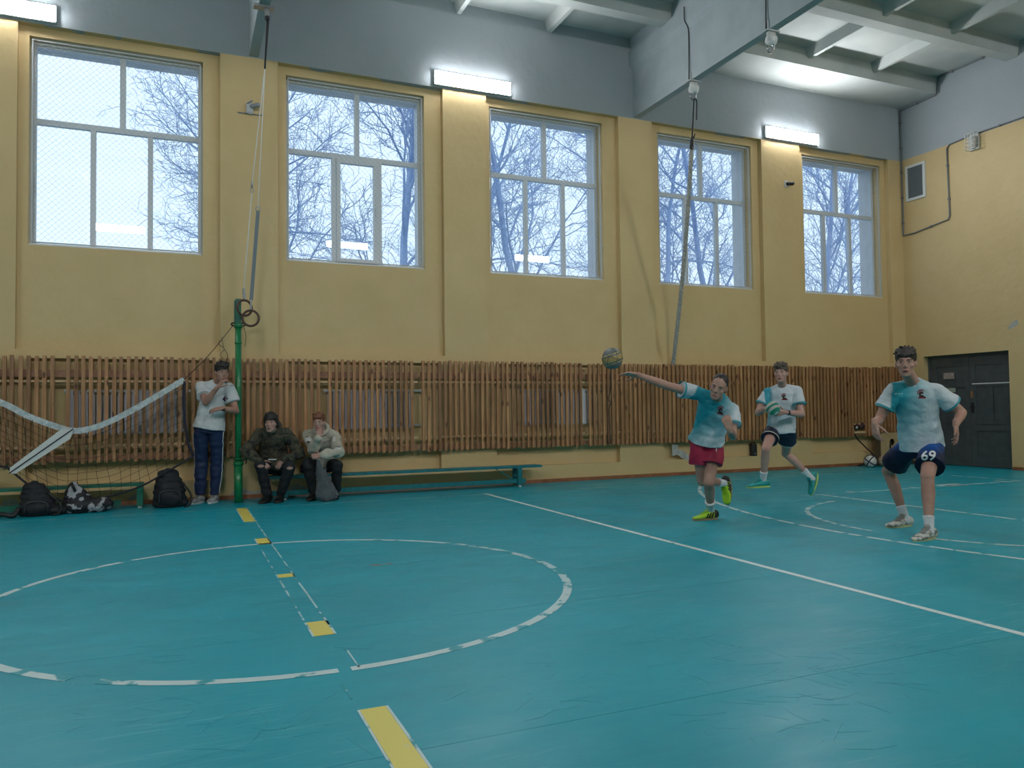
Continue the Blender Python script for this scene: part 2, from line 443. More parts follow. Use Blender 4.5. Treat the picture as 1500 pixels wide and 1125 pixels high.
# baseboards
g = G(); g.box((XL, D-.022, 0), (W, D, .055)); bd('baseboard_back', g, MBASE)
g = G(); g.box((W-.022, YS, 0), (W, DY0-.02, .055)); g.box((W-.022, DY1+.01, 0), (W, D-.022, .055)); bd('baseboard_right', g, MBASE)

# windows
def window(i, n):
    a, b = WIN[i]; w_ = b-a; wn = 'window_%d' % n
    root = thing(wn, None, None, ((a+b)/2, YF, ZS)); root['kind'] = 'structure'
    y0, y1 = YF, YF+.07; t = .055; zt = ZS+(ZT-ZS)*.615; xm = a+w_*.515
    g = G()
    g.box((a, y0, ZS), (a+t, y1, ZT)); g.box((b-t, y0, ZS), (b, y1, ZT))
    g.box((a+t, y0, ZS), (b-t, y1, ZS+t)); g.box((a+t, y0, ZT-t), (b-t, y1, ZT))
    g.box((a+t, y0, zt-.035), (b-t, y1, zt+.035))
    g.box((xm-.035, y0, zt+.035), (xm+.035, y1, ZT-t))
    for f in (.345, .68): g.box((a+w_*f-.032, y0, ZS+t), (a+w_*f+.032, y1, zt-.035))
    g.obj('window_frame', MWHITEM, root)
    cells = [(a+t, xm-.035, zt+.035, ZT-t), (xm+.035, b-t, zt+.035, ZT-t)]
    xs = [a+t, a+w_*.345-.032, a+w_*.345+.032, a+w_*.68-.032, a+w_*.68+.032, b-t]
    cells += [(xs[0], xs[1], ZS+t, zt-.035), (xs[2], xs[3], ZS+t, zt-.035), (xs[4], xs[5], ZS+t, zt-.035)]
    for k, (xa, xb, za, zb) in enumerate(cells):
        if n == 2 and k == 3:                 # the opening casement has a sash of its own
            g = G(); s = .06
            for q in (((xa, za), (xa+s, zb)), ((xb-s, za), (xb, zb)), ((xa+s, za), (xb-s, za+s)), ((xa+s, zb-s), (xb-s, zb))):
                g.box((q[0][0], y0-.02, q[0][1]), (q[1][0], y1-.015, q[1][1]))
            so = g.obj('sash', MWHITEM, root)
            g = G(); g.bar((xb-.03, y0-.05, za+.7), (xb-.03, y0-.05, za+.84), .02, .02); g.box((xb-.04, y0-.05, za+.74), (xb-.02, y0-.015, za+.78)); g.obj('handle', MWHITEM, so)
            xa += s; xb -= s; za += s; zb -= s
        g = G(); g.box((xa, YF+.03, za), (xb, YF+.036, zb)); g.obj('pane', MGLASS, root)
    g = G(); g.box((a+.005, D+REC+.02, ZS), (b-.005, YF, ZS+.02)); g.obj('window_sill', MWHITEM, root)
    # steel guard in the reveal: rod frame, ties and chain link
    if n <= 5:
        gy = D+REC+.035; gr = G(); r = .008
        c = [(a+.03, gy, ZS+.04), (b-.03, gy, ZS+.04), (b-.03, gy, ZT-.03), (a+.03, gy, ZT-.03)]
        for k in range(4): gr.bar(c[k], c[(k+1) % 4], .016, .016)
        for f in (.22, .62):
            z = ZS+(ZT-ZS)*f
            gr.bar((a-.005, gy-.01, z), (a+.05, gy-.01, z), .008, .008); gr.bar((b+.005, gy-.01, z), (b-.05, gy-.01, z), .008, .008)
        gr.obj('guard_frame', MGUARD, root)
        gm = G(); p = .075; xa, xb, za, zb = a+.03, b-.03, ZS+.04, ZT-.03; W2, H2 = xb-xa, zb-za; q = .0011
        s = -H2
        while s < W2:
            x0, z0_ = (xa+s, za) if s >= 0 else (xa, za-s)
            L_ = min(xb-x0, zb-z0_)
            if L_ > .01:
                for mir in (0, 1):
                    A = V((x0, gy, z0_)); B = V((x0+L_, gy+.002, z0_+L_))
                    if mir: A.x = xa+xb-A.x; B.x = xa+xb-B.x
                    gm.bar(A, B, q*2, q*2, up=(0, 1, 0))
            s += p
        tag(gm.obj('chain_link_mesh', MMESH, root), kind='stuff')
for n, i in enumerate([0, 1, 2, 3, 4, 6, 5, 7], 1): window(i, n)

# ------------------------------------------------------------------ court markings (thin paint on the floor)
def flat(g, pts, z=.0008, dz=.0012):
    g.prism([V((p[0], p[1], z)) for p in pts], V((0, 0, dz)))
def line(x0, y0, x1, y1, wd, name, mat, ragged=0):
    g = G(); a = V((x0, y0, 0)); b = V((x1, y1, 0)); d = (b-a); L_ = d.length; d /= L_; s = V((-d.y, d.x, 0))*wd/2
    n = max(1, int(L_/.25)) if ragged else 1
    l1 = []; l2 = []
    for k in range(n+1):
        p = a+d*L_*k/n; j = ragged*(random.random()-.5)
        l1.append(p+s*(1+j)); l2.append(p-s*(1+ragged*(random.random()-.5)))
    for k in range(n): flat(g, [l2[k], l2[k+1], l1[k+1], l1[k]])
    return g.obj(name, mat, fo)
def arc(cx, cy, r, wd, a0, a1, name, mat):
    g = G(); n = max(4, int(abs(a1-a0)/4)); P = []
    for k in range(n+1):
        t = radians(a0+(a1-a0)*k/n); P.append((V((cx+(r-wd/2)*cos(t), cy+(r-wd/2)*sin(t), 0)), V((cx+(r+wd/2)*cos(t), cy+(r+wd/2)*sin(t), 0))))
    for k in range(n): flat(g, [P[k][0], P[k][1], P[k+1][1], P[k+1][0]])
    return g.obj(name, mat, fo)
CX, CY = .69, 5.32
def ang(px, py): p = fl(px, py); return math.degrees(math.atan2(p.y-CY, p.x-CX)) % 360
a_gap = [ang(135, 1002), ang(93, 999)]; b_gap = [ang(513, 978), ang(497, 985)]
lo_, hi_ = sorted(a_gap); lo2, hi2 = sorted(b_gap)
arc(CX, CY, 1.815, .055, hi2 if hi2 < 300 else hi2-360, ang(838, 862), 'centre_circle_line', MPAINT)
arc(CX, CY, 1.815, .055, ang(838, 862)-360 if ang(838, 862) > 180 else ang(838, 862), ang(640, 793), 'centre_circle_line', MPAINTW)
arc(CX, CY, 1.815, .045, ang(640, 793), ang(200, 822), 'centre_circle_line', MPAINT)
arc(CX, CY, 1.815, .05, ang(188, 825), 180, 'centre_circle_line', MPAINT)
arc(CX, CY, 1.815, .055, 180, lo_, 'centre_circle_line', MPAINT)
arc(CX, CY, 1.815, .055, hi_, lo2, 'centre_circle_line', MPAINT)
yy = lambda px, py: fl(px, py).y
for (pa, pb, wd) in (((372, 764), (355, 744.5), .11), ((385, 797.5), (380, 789), .10), ((417, 846), (412, 841.5), .10), ((473, 931), (462, 911), .10), ((620, 1150), (543, 1038), .10)):
    y1, y2 = yy(*pa), yy(*pb); line(CX, y1, CX, y2, wd, 'yellow_tape_mark', MYEL, .04)
    for s in (-1, 1): line(CX+s*(wd/2+.006), y1, CX+s*(wd/2+.006), y2, .011, 'tape_edge', MPAINT, .5)
for pa, pb, s in (((460, 918), (375, 766), 1), ((495, 982), (480, 950), 1), ((412, 838), (398, 805), -1), ((455, 908), (420, 850), -1), ((530, 1022), (520, 1000), -1)):
    line(CX+s*.055, yy(*pa), CX+s*.055, yy(*pb), .012, 'halfway_line_edge', MPAINTW, .6)
line(3.858, -.5, 3.858, 9.97, .05, 'attack_line', MPAINTB, .12)
xs = -3.0
for a, b in ((-3, -1.9), (-1.8, -1.05), (-.95, -.45), (-.4, -.15), (.0, 3.85), (3.9, 6.2), (6.4, 7.6), (7.7, 11.45)):
    line(a, 9.88, b, 9.88, .022, 'side_line', MPAINTT if b < 7 else MPAINTW, .3)
line(11.45, 9.9, 11.45, -.4, .05, 'end_line', MPAINTW, .2)
line(8.1, 7.66, 11.45, 7.62, .04, 'key_line', MPAINT, .15)
line(7.62, 7.68, 7.62, 2.9, .045, 'free_throw_line', MPAINT, .2)
line(7.3, 7.69, 8.1, 7.66, .03, 'key_line', MPAINTW, .3)
for x0, wd in ((8.25, .05), (9.35, .05), (11.2, .05)): line(x0, 7.64, x0-.05, 7.80, wd, 'key_tick', MPAINT)
line(10.08, 7.58, 10.08, 7.80, .42, 'key_block', MPAINT)
arc(7.62, 5.32, 1.80, .05, 96, 182, 'free_throw_circle_line', MPAINTW)
arc(7.62, 5.32, 1.80, .05, 196, 262, 'free_throw_circle_line', MPAINT)
arc(11.45, 5.40, 5.95, .05, 128, 224, 'three_point_line', MPAINT)
g = G()
P = fl(560, 827)
for k in range(7): g.ball((P.x+random.uniform(-.07, .07), P.y+random.uniform(-.03, .03), .001), (random.uniform(.012, .035), random.uniform(.01, .02), .002), n=8, m_=4)
g.obj('floor_scuff', M('bare_patch', (.10, .10, .09), .8, (.3, .35, .33), 40), fo)

rs = random.Random(4); g = G()
for (px, py, sx, sy, n) in ((1020, 930, 110, 50, 34), (1170, 1010, 160, 70, 44), (830, 1010, 120, 60, 26), (330, 1060, 220, 50, 34), (160, 1000, 120, 80, 16), (1290, 960, 120, 50, 20), (640, 900, 180, 60, 18), (300, 880, 220, 60, 20), (1130, 860, 200, 40, 16)):
    base_a = rs.uniform(0, pi)
    for k in range(n):
        p = fl(px+rs.gauss(0, sx*.5), min(1124, py+rs.gauss(0, sy*.5))); a = base_a+rs.gauss(0, .7); L_ = rs.uniform(.03, .22); w_ = rs.uniform(.0015, .006)
        d = V((cos(a), sin(a), 0)); q = V((-sin(a), cos(a), 0)); bend = q*L_*rs.uniform(-.12, .12)
        flat(g, [p-d*L_/2, p+bend-q*w_/2, p+d*L_/2, p+bend+q*w_/2], .0004, .0005)
tag(g.obj('scuff_marks', paint_mat('scuff_pale', (.045, .37, .46), .52), fo), kind='stuff')

# ------------------------------------------------------------------ slatted radiator screens
random.seed(11)
sl = G(); sl.box((-.021, -.017, 0), (.021, .017, 1.0)); slm = sl.mesh('slat'); slm.materials.append(MSLAT)
PITCH_S = .0836
gaps = [(-1.335, -1.25), (1.80, 1.875), (3.17, 3.245), (5.925, 6.0)]
secs = [(-2.9, 3.21, 'slatted wooden radiator screen on the left, behind the net and the sitting men'),
        (3.21, 5.96, 'slatted wooden radiator screen above the free end of the teal bench'),
        (5.96, 10.36, 'slatted wooden radiator screen behind the throwing and running players'),
        (10.36, 12.42, 'slatted wooden radiator screen with the cable socket at its foot'),
        (12.42, 13.16, 'short slatted wooden screen in the far right corner')]
k0 = 0; X0 = -2.88
for si, (xa, xb, lab) in enumerate(secs):
    root = thing('slatted_screen', lab, 'wooden screen', ((xa+xb)/2, D-.09, .56), 'slatted screens along the window wall')
    L0 = ORG[root.name]; zt = [1.872, 1.875, 1.87, 1.865, 1.885][si]; zb = .56; dens = si in (2, 3, 4)
    x = X0
    while x < xb-.02:
        px = x+PITCH_S/2
        skip = any(abs(px-(ga+gb)/2) < PITCH_S*.5 for ga, gb in gaps)
        if not skip:
            z0 = zb+random.uniform(-.012, .008); z1 = zt+random.uniform(-.008, .008)
            if abs(px-11.80) < .17: z0 = .86 if abs(px-11.80) < .12 else z0
            o = link('slat', slm, root); o.location = V((px+random.uniform(-.004, .004), D-.105, z0))-L0
            o.scale = (random.uniform(.95, 1.05), 1, z1-z0); o.rotation_euler = (0, random.uniform(-.003, .003), random.uniform(-.03, .03))
        x += PITCH_S
    X0 = x
    a, b = xa+.02, xb-.02
    for z, h, dp, mt, nm in ((1.66, .09, .030, MRAIL, 'rail'), (1.565, .028, .05, MPALE, 'batten'), (.76, .028, .05, MPALE, 'batten'), (.615, .07, .030, MRAIL, 'rail')):
        g = G(); g.box((a, D-.09, z-h/2), (b, D-.09+dp, z+h/2)); g.obj(nm, mt, root)
    g = G()
    n = max(2, int((b-a)/1.0)); 
    for k in range(n+1):
        xx = a+.04+(b-a-.08)*k/n
        for z in (1.66, .615): g.box((xx-.02, D-.062, z-.03), (xx+.02, D+.001, z+.03))
    tag(g.obj('wall_bracket', MSTEEL, root), kind='stuff')
    if si == 3:
        g = G(); g.box((11.66, D-.12, .62), (11.96, D-.06, .66)); g.box((11.66, D-.12, .78), (11.96, D-.092, .80)); g.obj('shelf_batten', MPALE, root)

# radiators in the niches behind the screens
def radiator(xa, xb, lab, wide=.062, pitch=.078, z0=.90, z1=1.47, conv=False):
    root = thing('radiator', lab, 'radiator', ((xa+xb)/2, D+.03, z0), 'radiators behind the slatted screens'); L0 = ORG[root.name]
    n = int((xb-xa)/pitch); 
    g = G(); g.box((-wide/2, -.045, 0), (wide/2, -.033, z1-z0-.07)); g.box((-wide/2+.012, -.033, .02), (wide/2-.012, .015, z1-z0-.02))
    me = g.mesh('section'); me.materials.append(MRAD)
    for k in range(n+1):
        o = link('section', me, root); o.location = V((xa+pitch*(k+.5), D+.03, z0))-L0
    g = G()
    for z in (z0+.04, z1-.03): g.tube([(xa-.02, D+.03, z), (xb+.12, D+.03, z)], .017, 10)
    g.tube([(xb+.12, D+.03, z1-.03), (xb+.16, D+.03, z1-.03)], .024, 10); g.tube([(xa-.02, D+.03, z1-.05), (xa-.02, D+.03, z1)], .02, 8)
    g.obj('pipe', MWHITE, root, True)
    return root
radiator(-1.27, -.02, 'lilac-white ribbed radiator behind the slats and the hanging net')
radiator(1.90, 3.14, 'lilac-white ribbed radiator behind the slats right of the sitting men')
radiator(4.90, 6.20, 'white ribbed radiator behind the slats above the free end of the bench', wide=.055, pitch=.0935)
g = G(); x = ony(852, 595, D-.03).x
g.box((x-.035, D-.045, .93), (x+.035, D-.01, 1.45)); g.prism([(x-.035, D-.045, 1.45), (x+.035, D-.045, 1.45), (x, D-.045, 1.50)], V((0, .035, 0))); g.prism([(x-.035, D-.045, .93), (x+.035, D-.045, .93), (x, D-.045, .88)], V((0, .035, 0)))
tag(g.obj('radiator_end_section', MWHITE, None, base=(x, D, .9)), 'bright white pointed radiator fin showing through the gap in the slats', 'radiator')

# ------------------------------------------------------------------ lamps
def lamp(xa, lab, y=D, s=-1, grp='linear lamps on the walls'):
    root = thing('linear_lamp', lab, 'lamp', (xa+.62, y, 6.13), grp)
    g = G(); yb = y+s*.012
    g.box((xa, min(y, y+s*.06), 6.025), (xa+1.245, max(y, y+s*.06), 6.235)); g.obj('housing', MWHITE, root, bevel=.004)
    g = G(); g.box((xa+.012, min(y+s*.058, y+s*.075), 6.036), (xa+1.233, max(y+s*.058, y+s*.075), 6.224)); g.obj('diffuser', MLAMPW if s < 0 else MLAMP, root)
lamp(-2.655, 'glowing linear lamp above the left edge of the first window')
lamp(3.495, 'glowing linear lamp between the second and third windows')
lamp(9.765, 'glowing linear lamp between the fourth and fifth windows')
for xx in (-8.9,): lamp(xx, 'glowing linear lamp on the window wall far left outside the photo')
for xx, t in ((-8.3, 'leftmost'), (-2.1, 'second'), (4.0, 'third'), (10.1, 'fourth')): lamp(xx, 'glowing linear lamp on the wall opposite the windows, %s from the left' % t, YS, 1)
# ------------------------------------------------------------------ door, vent, conduits, small wall fixtures
MDOOR = M('grey_door_paint', (.075, .088, .095), .42, (.06, .07, .08), 8, bump=.1, bscale=20)
MPLAQ = M('plaque', (.42, .36, .33), .6, (.3, .22, .2), 30)
root = thing('door_1', None, None, (W+.14, (DY0+DY1)/2, 0)); root['kind'] = 'structure'
XD = W+.14; ym = (DY0+DY1)/2
g = G(); g.box((XD-.02, DY0, 0), (XD+.06, DY0+.05, DZ)); g.box((XD-.02, DY1-.05, 0), (XD+.06, DY1, DZ)); g.box((XD-.02, DY0+.05, DZ-.05), (XD+.06, DY1-.05, DZ)); g.obj('door_frame', MDOOR, root)
for s, (ya, yb) in enumerate(((ym+.003, DY1-.052), (DY0+.052, ym-.003))):
    g = G(); g.box((XD+.012, ya, .01), (XD+.05, yb, DZ-.055)); st = .11
    xs_, xe = XD-.004, XD+.012
    g.box((xs_, ya, .01), (xe, ya+st, DZ-.055)); g.box((xs_, yb-st, .01), (xe, yb, DZ-.055))
    for z, h in ((.01, .18), (.66, .10), (.78, .05), (1.46, .06), (DZ-.055-.16, .16)): g.box((xs_, ya+st, z), (xe, yb-st, z+h))
    mid = (ya+yb)/2; g.box((xs_, mid-.045, .83), (xe, mid+.045, 1.46))
    lf = g.obj('door_leaf', MDOOR, root)
    if s == 0:
        g = G(); g.box((XD-.010, ya+.30, 1.62), (XD-.003, ya+.52, 1.74)); g.obj('room_plaque', MPLAQ, lf)
        g = G(); g.box((XD-.010, ya+.28, 1.37), (XD-.003, ya+.46, 1.45)); g.obj('small_notice', M('notice', (.36, .40, .34), .6), lf)
    else:
        g = G(); g.box((XD-.012, yb-.07, .98), (XD-.004, yb-.02, 1.17)); g.tube([(XD-.012, yb-.045, 1.10), (XD-.05, yb-.045, 1.10), (XD-.05, yb-.12, 1.10)], .009, 8); g.obj('door_handle', MBLACK, lf)
        g = G(); g.box((XD-.010, yb-.055, 1.26), (XD-.004, yb-.01, 1.38)); g.obj('lock_plate', M('brass_plate', (.30, .14, .07), .5), lf)
        g = G(); g.box((XD-.014, ya+.03, 1.505), (XD-.004, yb-.05, 1.525)); g.obj('door_strip', MWHITE, lf)
# vent
a, b = onx(1327, 245, W), onx(1357, 288, W)
y0, y1, z0, z1 = b.y, a.y, b.z, a.z
root = thing('vent_grille', 'square grey ventilation grille high on the right wall near the corner', 'vent', (W, (y0+y1)/2, z0))
g = G(); t = .05
for q in (((y0, z0), (y0+t, z1)), ((y1-t, z0), (y1, z1)), ((y0+t, z0), (y1-t, z0+t)), ((y0+t, z1-t), (y1-t, z1))): g.box((W-.03, q[0][0], q[0][1]), (W, q[1][0], q[1][1]))
g.obj('frame', MWHITE, root)
g = G(); g.box((W-.008, y0+t, z0+t), (W, y1-t, z1-t)); g.obj('back_plate', M('vent_dark', (.12, .14, .16), .6), root)
me = None; n = 18
gg = G(); gg.box((-.016, -(y1-y0)/2+t, -.004), (.004, (y1-y0)/2-t, .004)); me = gg.mesh('slat'); me.materials.append(M('vent_slat', (.20, .22, .24), .5))
for k in range(n):
    o = link('slat', me, root); o.location = V((W-.012, (y0+y1)/2, z0+t+(z1-z0-2*t)*(k+.5)/n))-ORG[root.name]; o.rotation_euler = (0, .7, 0)
# guarded bulkhead lamp
c = onx(1428, 208, W)
root = thing('bulkhead_lamp', 'small wall lamp in a wire cage high on the right wall', 'lamp', c)
g = G(); g.box((W-.03, c.y-.09, c.z-.15), (W, c.y+.09, c.z+.15)); g.obj('back_plate', MWHITE, root, bevel=.005)
g = G(); g.box((W-.11, c.y-.06, c.z-.12), (W-.03, c.y+.06, c.z+.10)); g.obj('lamp_glass', M('frosted_glass', (.50, .50, .47), .3), root, bevel=.02)
g = G()
for k in range(4):
    y = c.y-.085+.17*k/3; g.tube([(W-.02, y, c.z+.15), (W-.15, y, c.z+.14), (W-.15, y, c.z-.14), (W-.02, y, c.z-.15)], .005, 6)
for k in range(5):
    z = c.z-.14+.28*k/4; g.tube([(W-.02, c.y-.105, z), (W-.15, c.y-.09, z), (W-.15, c.y+.09, z), (W-.02, c.y+.105, z)], .005, 6)
g.obj('wire_cage', MWHITE, root)
# conduits
MCON = M('grey_conduit', (.16, .17, .18), .5)
xr = W-.018
def RW(px, py): p = onx(px, py, xr); return V((xr, min(p.y, D-.03), p.z))
p1 = [RW(1321, 342), RW(1321, 235), V((xr, D-.03, 7.0)), V((xr, 10.16, 7.02)), V((xr, 10.09, 7.06)), V((xr, 10.09, 7.33)), V((xr, 8.9, 7.335))]
p1[0].y = p1[1].y = p1[2].y = D-.03
p1[0] = V((xr, D-.03, 4.50)); q = [p1[0], V((xr, 10.7, 4.50)), V((xr, 9.97, 4.60)), V((xr, 9.94, 4.66)), V((xr, 9.96, 5.93)), V((xr, 9.90, 5.99)), V((xr, 9.60, 6.01)), V((xr, 9.2, 6.02)), V((xr, 7.6, 6.02))]
root = thing('conduit', 'thin grey conduit running down the corner and looping across the right wall', 'conduit', (xr, 10, 4.5))
g = G()
for P in (p1, q):
    for a, b in zip(P[:-1], P[1:]): g.cap(a, b, .013, n=8)
g.obj('pipe', MCON, root, True)
g = G()
for P in (p1, q):
    for a, b in zip(P[:-1], P[1:]):
        n = int((b-a).length/.45)
        for k in range(n):
            p = a+(b-a)*(k+.5)/max(n, 1); g.box((xr-.018, p.y-.018, p.z-.018), (xr+.018, p.y+.018, p.z+.018))
tag(g.obj('clip', MCON, root), kind='stuff')
# plaster chips
def chip(name, pts, mat, lab, plane='x', base=None):
    g = G(); 
    ext = V((-.004, 0, 0)) if plane == 'x' else V((0, -.004, 0))
    g.prism(pts, ext); return tag(g.obj(name, mat, None, base=pts[0]), lab, 'plaster patch')
MPL = M('bare_plaster', (.50, .50, .47), .8, (.36, .36, .35), 14)
chip('plaster_patch', [onx(px, py, W) for px, py in ((1477, 480), (1480, 474), (1486, 470), (1491, 468), (1492, 474), (1488, 478), (1482, 481), (1478, 483))], MPL, 'pale chipped plaster patch on the right wall above the door')
c = [ony(px, py, D) for px, py in ((984, 651), (993, 651), (993, 658), (1000, 660), (1008, 666), (1015, 671), (1017, 675), (1011, 677), (1005, 673), (998, 671), (993, 666), (985, 668))]
chip('plaster_patch', c, MPL, 'broken grey plaster patch low on the wall left of the throwing player', 'y')
for pts, lab in (([(335, 727), (345, 718), (356, 716), (370, 720), (384, 719), (384, 727), (360, 729)], 'grey worn plaster behind the foot of the green post'),
                 ([(420, 722), (424, 712), (436, 709), (448, 713), (455, 720), (440, 723)], 'grey worn plaster under the bench between the sitting men'),
                 ([(0, 742), (6, 733), (22, 731), (30, 739), (18, 746), (0, 748)], 'grey worn plaster low on the wall at the left edge'),
                 ([(186, 731), (198, 724), (206, 722), (206, 730), (196, 735)], 'grey worn plaster by the right leg of the green bench')):
    P = [ony(a, b, D) for a, b in pts]
    for p in P: p.z = max(p.z, .06)
    chip('plaster_patch', P, MPL, lab, 'y')
# small camera, security device, black speaker, socket and cables
c = ony(1151, 270, D)
root = thing('security_camera', 'small black security camera on the pilaster right of the fourth window', 'camera', c)
g = G(); g.box((c.x-.05, D-.04, c.z-.06), (c.x+.05, D, c.z+.06)); g.obj('mount', MWHITE, root, bevel=.01)
g = G(); g.cap((c.x, D-.04, c.z), (c.x+.03, D-.14, c.z-.02), .035); g.obj('camera_body', MBLACK, root, True)
c = ony(366, 160, D)
root = thing('wall_device', 'small grey device with a bracket on the pilaster right of the first window', 'wall fixture', c)
g = G(); g.box((c.x-.05, D-.06, c.z-.08), (c.x+.04, D, c.z+.08)); g.obj('device_body', MGUARD, root, bevel=.012)
g = G(); g.cap((c.x+.02, D-.06, c.z+.02), (c.x+.10, D-.12, c.z+.03), .03); g.cap((c.x-.03, D-.06, c.z+.06), (c.x+.02, D-.08, c.z+.09), .012); g.obj('device_head', M('grey_plastic', (.3, .31, .33), .5), root, True)
g = G(); g.box((c.x-.16, D-.012, c.z-.075), (c.x+.16, D, c.z-.06)); g.obj('bracket', MCON, root)
c = ony(1104, 670, D+.04)
root = thing('portable_speaker', 'upright black speaker standing on the wall ledge behind the running player', 'speaker', (c.x, D+.04, .27))
g = G(); g.loft([(V((c.x, D+.045, z)), V((rx, 0, 0)), V((0, .045, 0))) for z, rx in ((.27, .055), (.28, .062), (.47, .062), (.485, .055))], 24, ex=4); g.obj('speaker_body', MBLACK, root, True)
g = G(); g.cap((c.x, D-.002, .31), (c.x, D-.008, .31), .012, flat=True); g.obj('power_button', MSTEEL, root)
g = G(); g.tube([(c.x-.05, D+.04, .483), (c.x-.03, D+.04, .505), (c.x+.03, D+.04, .505), (c.x+.05, D+.04, .483)], .008, 8); g.obj('carry_strap', MBLACK, root, True)
c = V((11.80, D-.09, .70))
root = thing('power_socket', 'dark power socket with plugged adapters in the foot of the slatted screen', 'socket', c)
g = G(); g.box((c.x-.13, D-.10, c.z+.0), (c.x+.13, D-.06, c.z+.10)); g.obj('socket_block', MBLACK, root, bevel=.008)
g = G(); g.ball((c.x-.07, D-.12, c.z+.06), .045); g.ball((c.x+.06, D-.12, c.z+.07), .05); g.ball((c.x+.0, D-.13, c.z+.04), .04); g.obj('adapter', M('dark_red_plastic', (.05, .012, .015), .4), root, True)
g = G(); g.ball((c.x-.10, D-.14, c.z+.03), .022); g.obj('plug', MWHITE, root, True)
P = polyline([(11.72, D-.11, .70), (11.70, D-.10, .57), (11.95, D-.09, .36), (12.14, D-.08, .22), (12.12, D-.09, .12), (11.98, D-.10, .055), (11.74, D-.12, .015)], 6)
tag(G().tube(P, .013, 8).obj('power_cable', MBLACK, None, True, base=P[-1]), 'thick black cable curving from the socket down to the floor', 'cable')
P = polyline([ony(895, 545, D-.125), ony(894, 570, D-.125), ony(891, 585, D-.125), ony(895, 590, D-.125), ony(892, 600, D-.125), ony(893, 625, D-.125), ony(894, 650, D-.125)], 4)
tag(G().tube(P, .008, 6).obj('hanging_cord', MBLACK, None, True, base=P[-1]), 'thin black cord hanging down the slats below the flying ball', 'cord')
c = ony(715, 678, D-.01)
tag(G().box((c.x-.04, D-.02, .28), (c.x+.04, D+.02, .30)).obj('chalk_piece', MWHITE, None, base=(c.x, D, .28)), 'tiny white bit lying on the wall ledge above the bench end', 'chalk')
# sheet of plywood with a round hole leaning in the corner
MPLY = M('plywood', (.52, .38, .20), .6, (.45, .32, .16), 5)
xa, xb = ony(1291, 660, 10.72).x, 13.05; z1 = .62
root = thing('plywood_box', 'pale plywood box with a round hole standing in the far corner behind the balls', 'box', ((xa+xb)/2, 10.8, 0))
hc = V((ony(1307, 650, 10.72).x, 10.72, .44)); n = 24; vs = []; fs = []
bd_ = []
for k in range(n):
    t = 2*pi*k/n; vs.append(hc + V((cos(t)*.065, 0, sin(t)*.065)))
for k in range(n):
    t = 2*pi*k/n; dx, dz = cos(t), sin(t); L_ = 9
    if dx > 1e-6: L_ = min(L_, (xb-hc.x)/dx)
    if dx < -1e-6: L_ = min(L_, (xa-hc.x)/dx)
    if dz > 1e-6: L_ = min(L_, (z1-hc.z)/dz)
    if dz < -1e-6: L_ = min(L_, (.004-hc.z)/dz)
    vs.append(hc+V((dx*L_, 0, dz*L_)))
vs += [v+V((0, .015, 0)) for v in vs]; m_ = 2*n
for k in range(n):
    k2 = (k+1) % n
    fs += [(k, k2, n+k2, n+k), (m_+k, m_+n+k, m_+n+k2, m_+k2), (k, m_+k, m_+k2, k2), (n+k, n+k2, m_+n+k2, m_+n+k)]
g = G(); g.add(vs, fs); g.add([(xa, 10.72, z1), (xb, 10.72, z1), (xb, 10.72, .004), (xa, 10.72, .004)], [])
g.obj('front_panel', MPLY, root)
g = G(); g.box((xa, 10.735, .004), (xa+.015, 10.85, z1)); g.box((xb-.015, 10.735, .004), (xb, 10.85, z1)); g.box((xa+.015, 10.735, z1-.015), (xb-.015, 10.85, z1)); g.box((xa+.015, 10.84, .004), (xb-.015, 10.85, z1-.015)); g.obj('box_side', M('plywood_dark', (.10, .07, .04), .7), root)
P = polyline([hc+V((-.02, -.005, .0)), hc+V((-.07, -.02, -.04)), hc+V((-.07, -.02, -.12)), hc+V((-.03, -.02, -.2))], 5)
G().tube(P, .012, 8).obj('strap', MBLACK, root, True)
# ------------------------------------------------------------------ balls
def ball_mat(name, cols, scale=1.0, seed=0, mode='stripe'):
    m = bpy.data.materials.new(name); m.use_nodes = True
    nt = m.node_tree; N = nt.nodes; L = nt.links; b = N['Principled BSDF']; b.inputs['Roughness'].default_value = .45
    tc = N.new('ShaderNodeTexCoord'); mp = N.new('ShaderNodeMapping'); mp.inputs['Rotation'].default_value = (seed*.7, seed*1.3+.4, seed*.5); mp.inputs['Scale'].default_value = (scale,)*3
    L.new(tc.outputs['Object'], mp.inputs[0])
    wv = N.new('ShaderNodeTexWave'); wv.inputs['Scale'].default_value = 1.0; wv.inputs['Distortion'].default_value = 4 if mode == 'swirl' else 1.0; wv.inputs['Detail'].default_value = 0
    L.new(mp.outputs[0], wv.inputs['Vector'])
    cr = N.new('ShaderNodeValToRGB'); cr.color_ramp.interpolation = 'CONSTANT'
    e = cr.color_ramp.elements; n = len(cols)
    e[0].position = 0; e[0].color = (*cols[0], 1); e[1].position = 1/n; e[1].color = (*cols[1], 1)
    for k in range(2, n): x = e.new(k/n); x.color = (*cols[k], 1)
    L.new(wv.outputs['Fac'], cr.inputs[0]); L.new(cr.outputs[0], b.inputs['Base Color']); return m
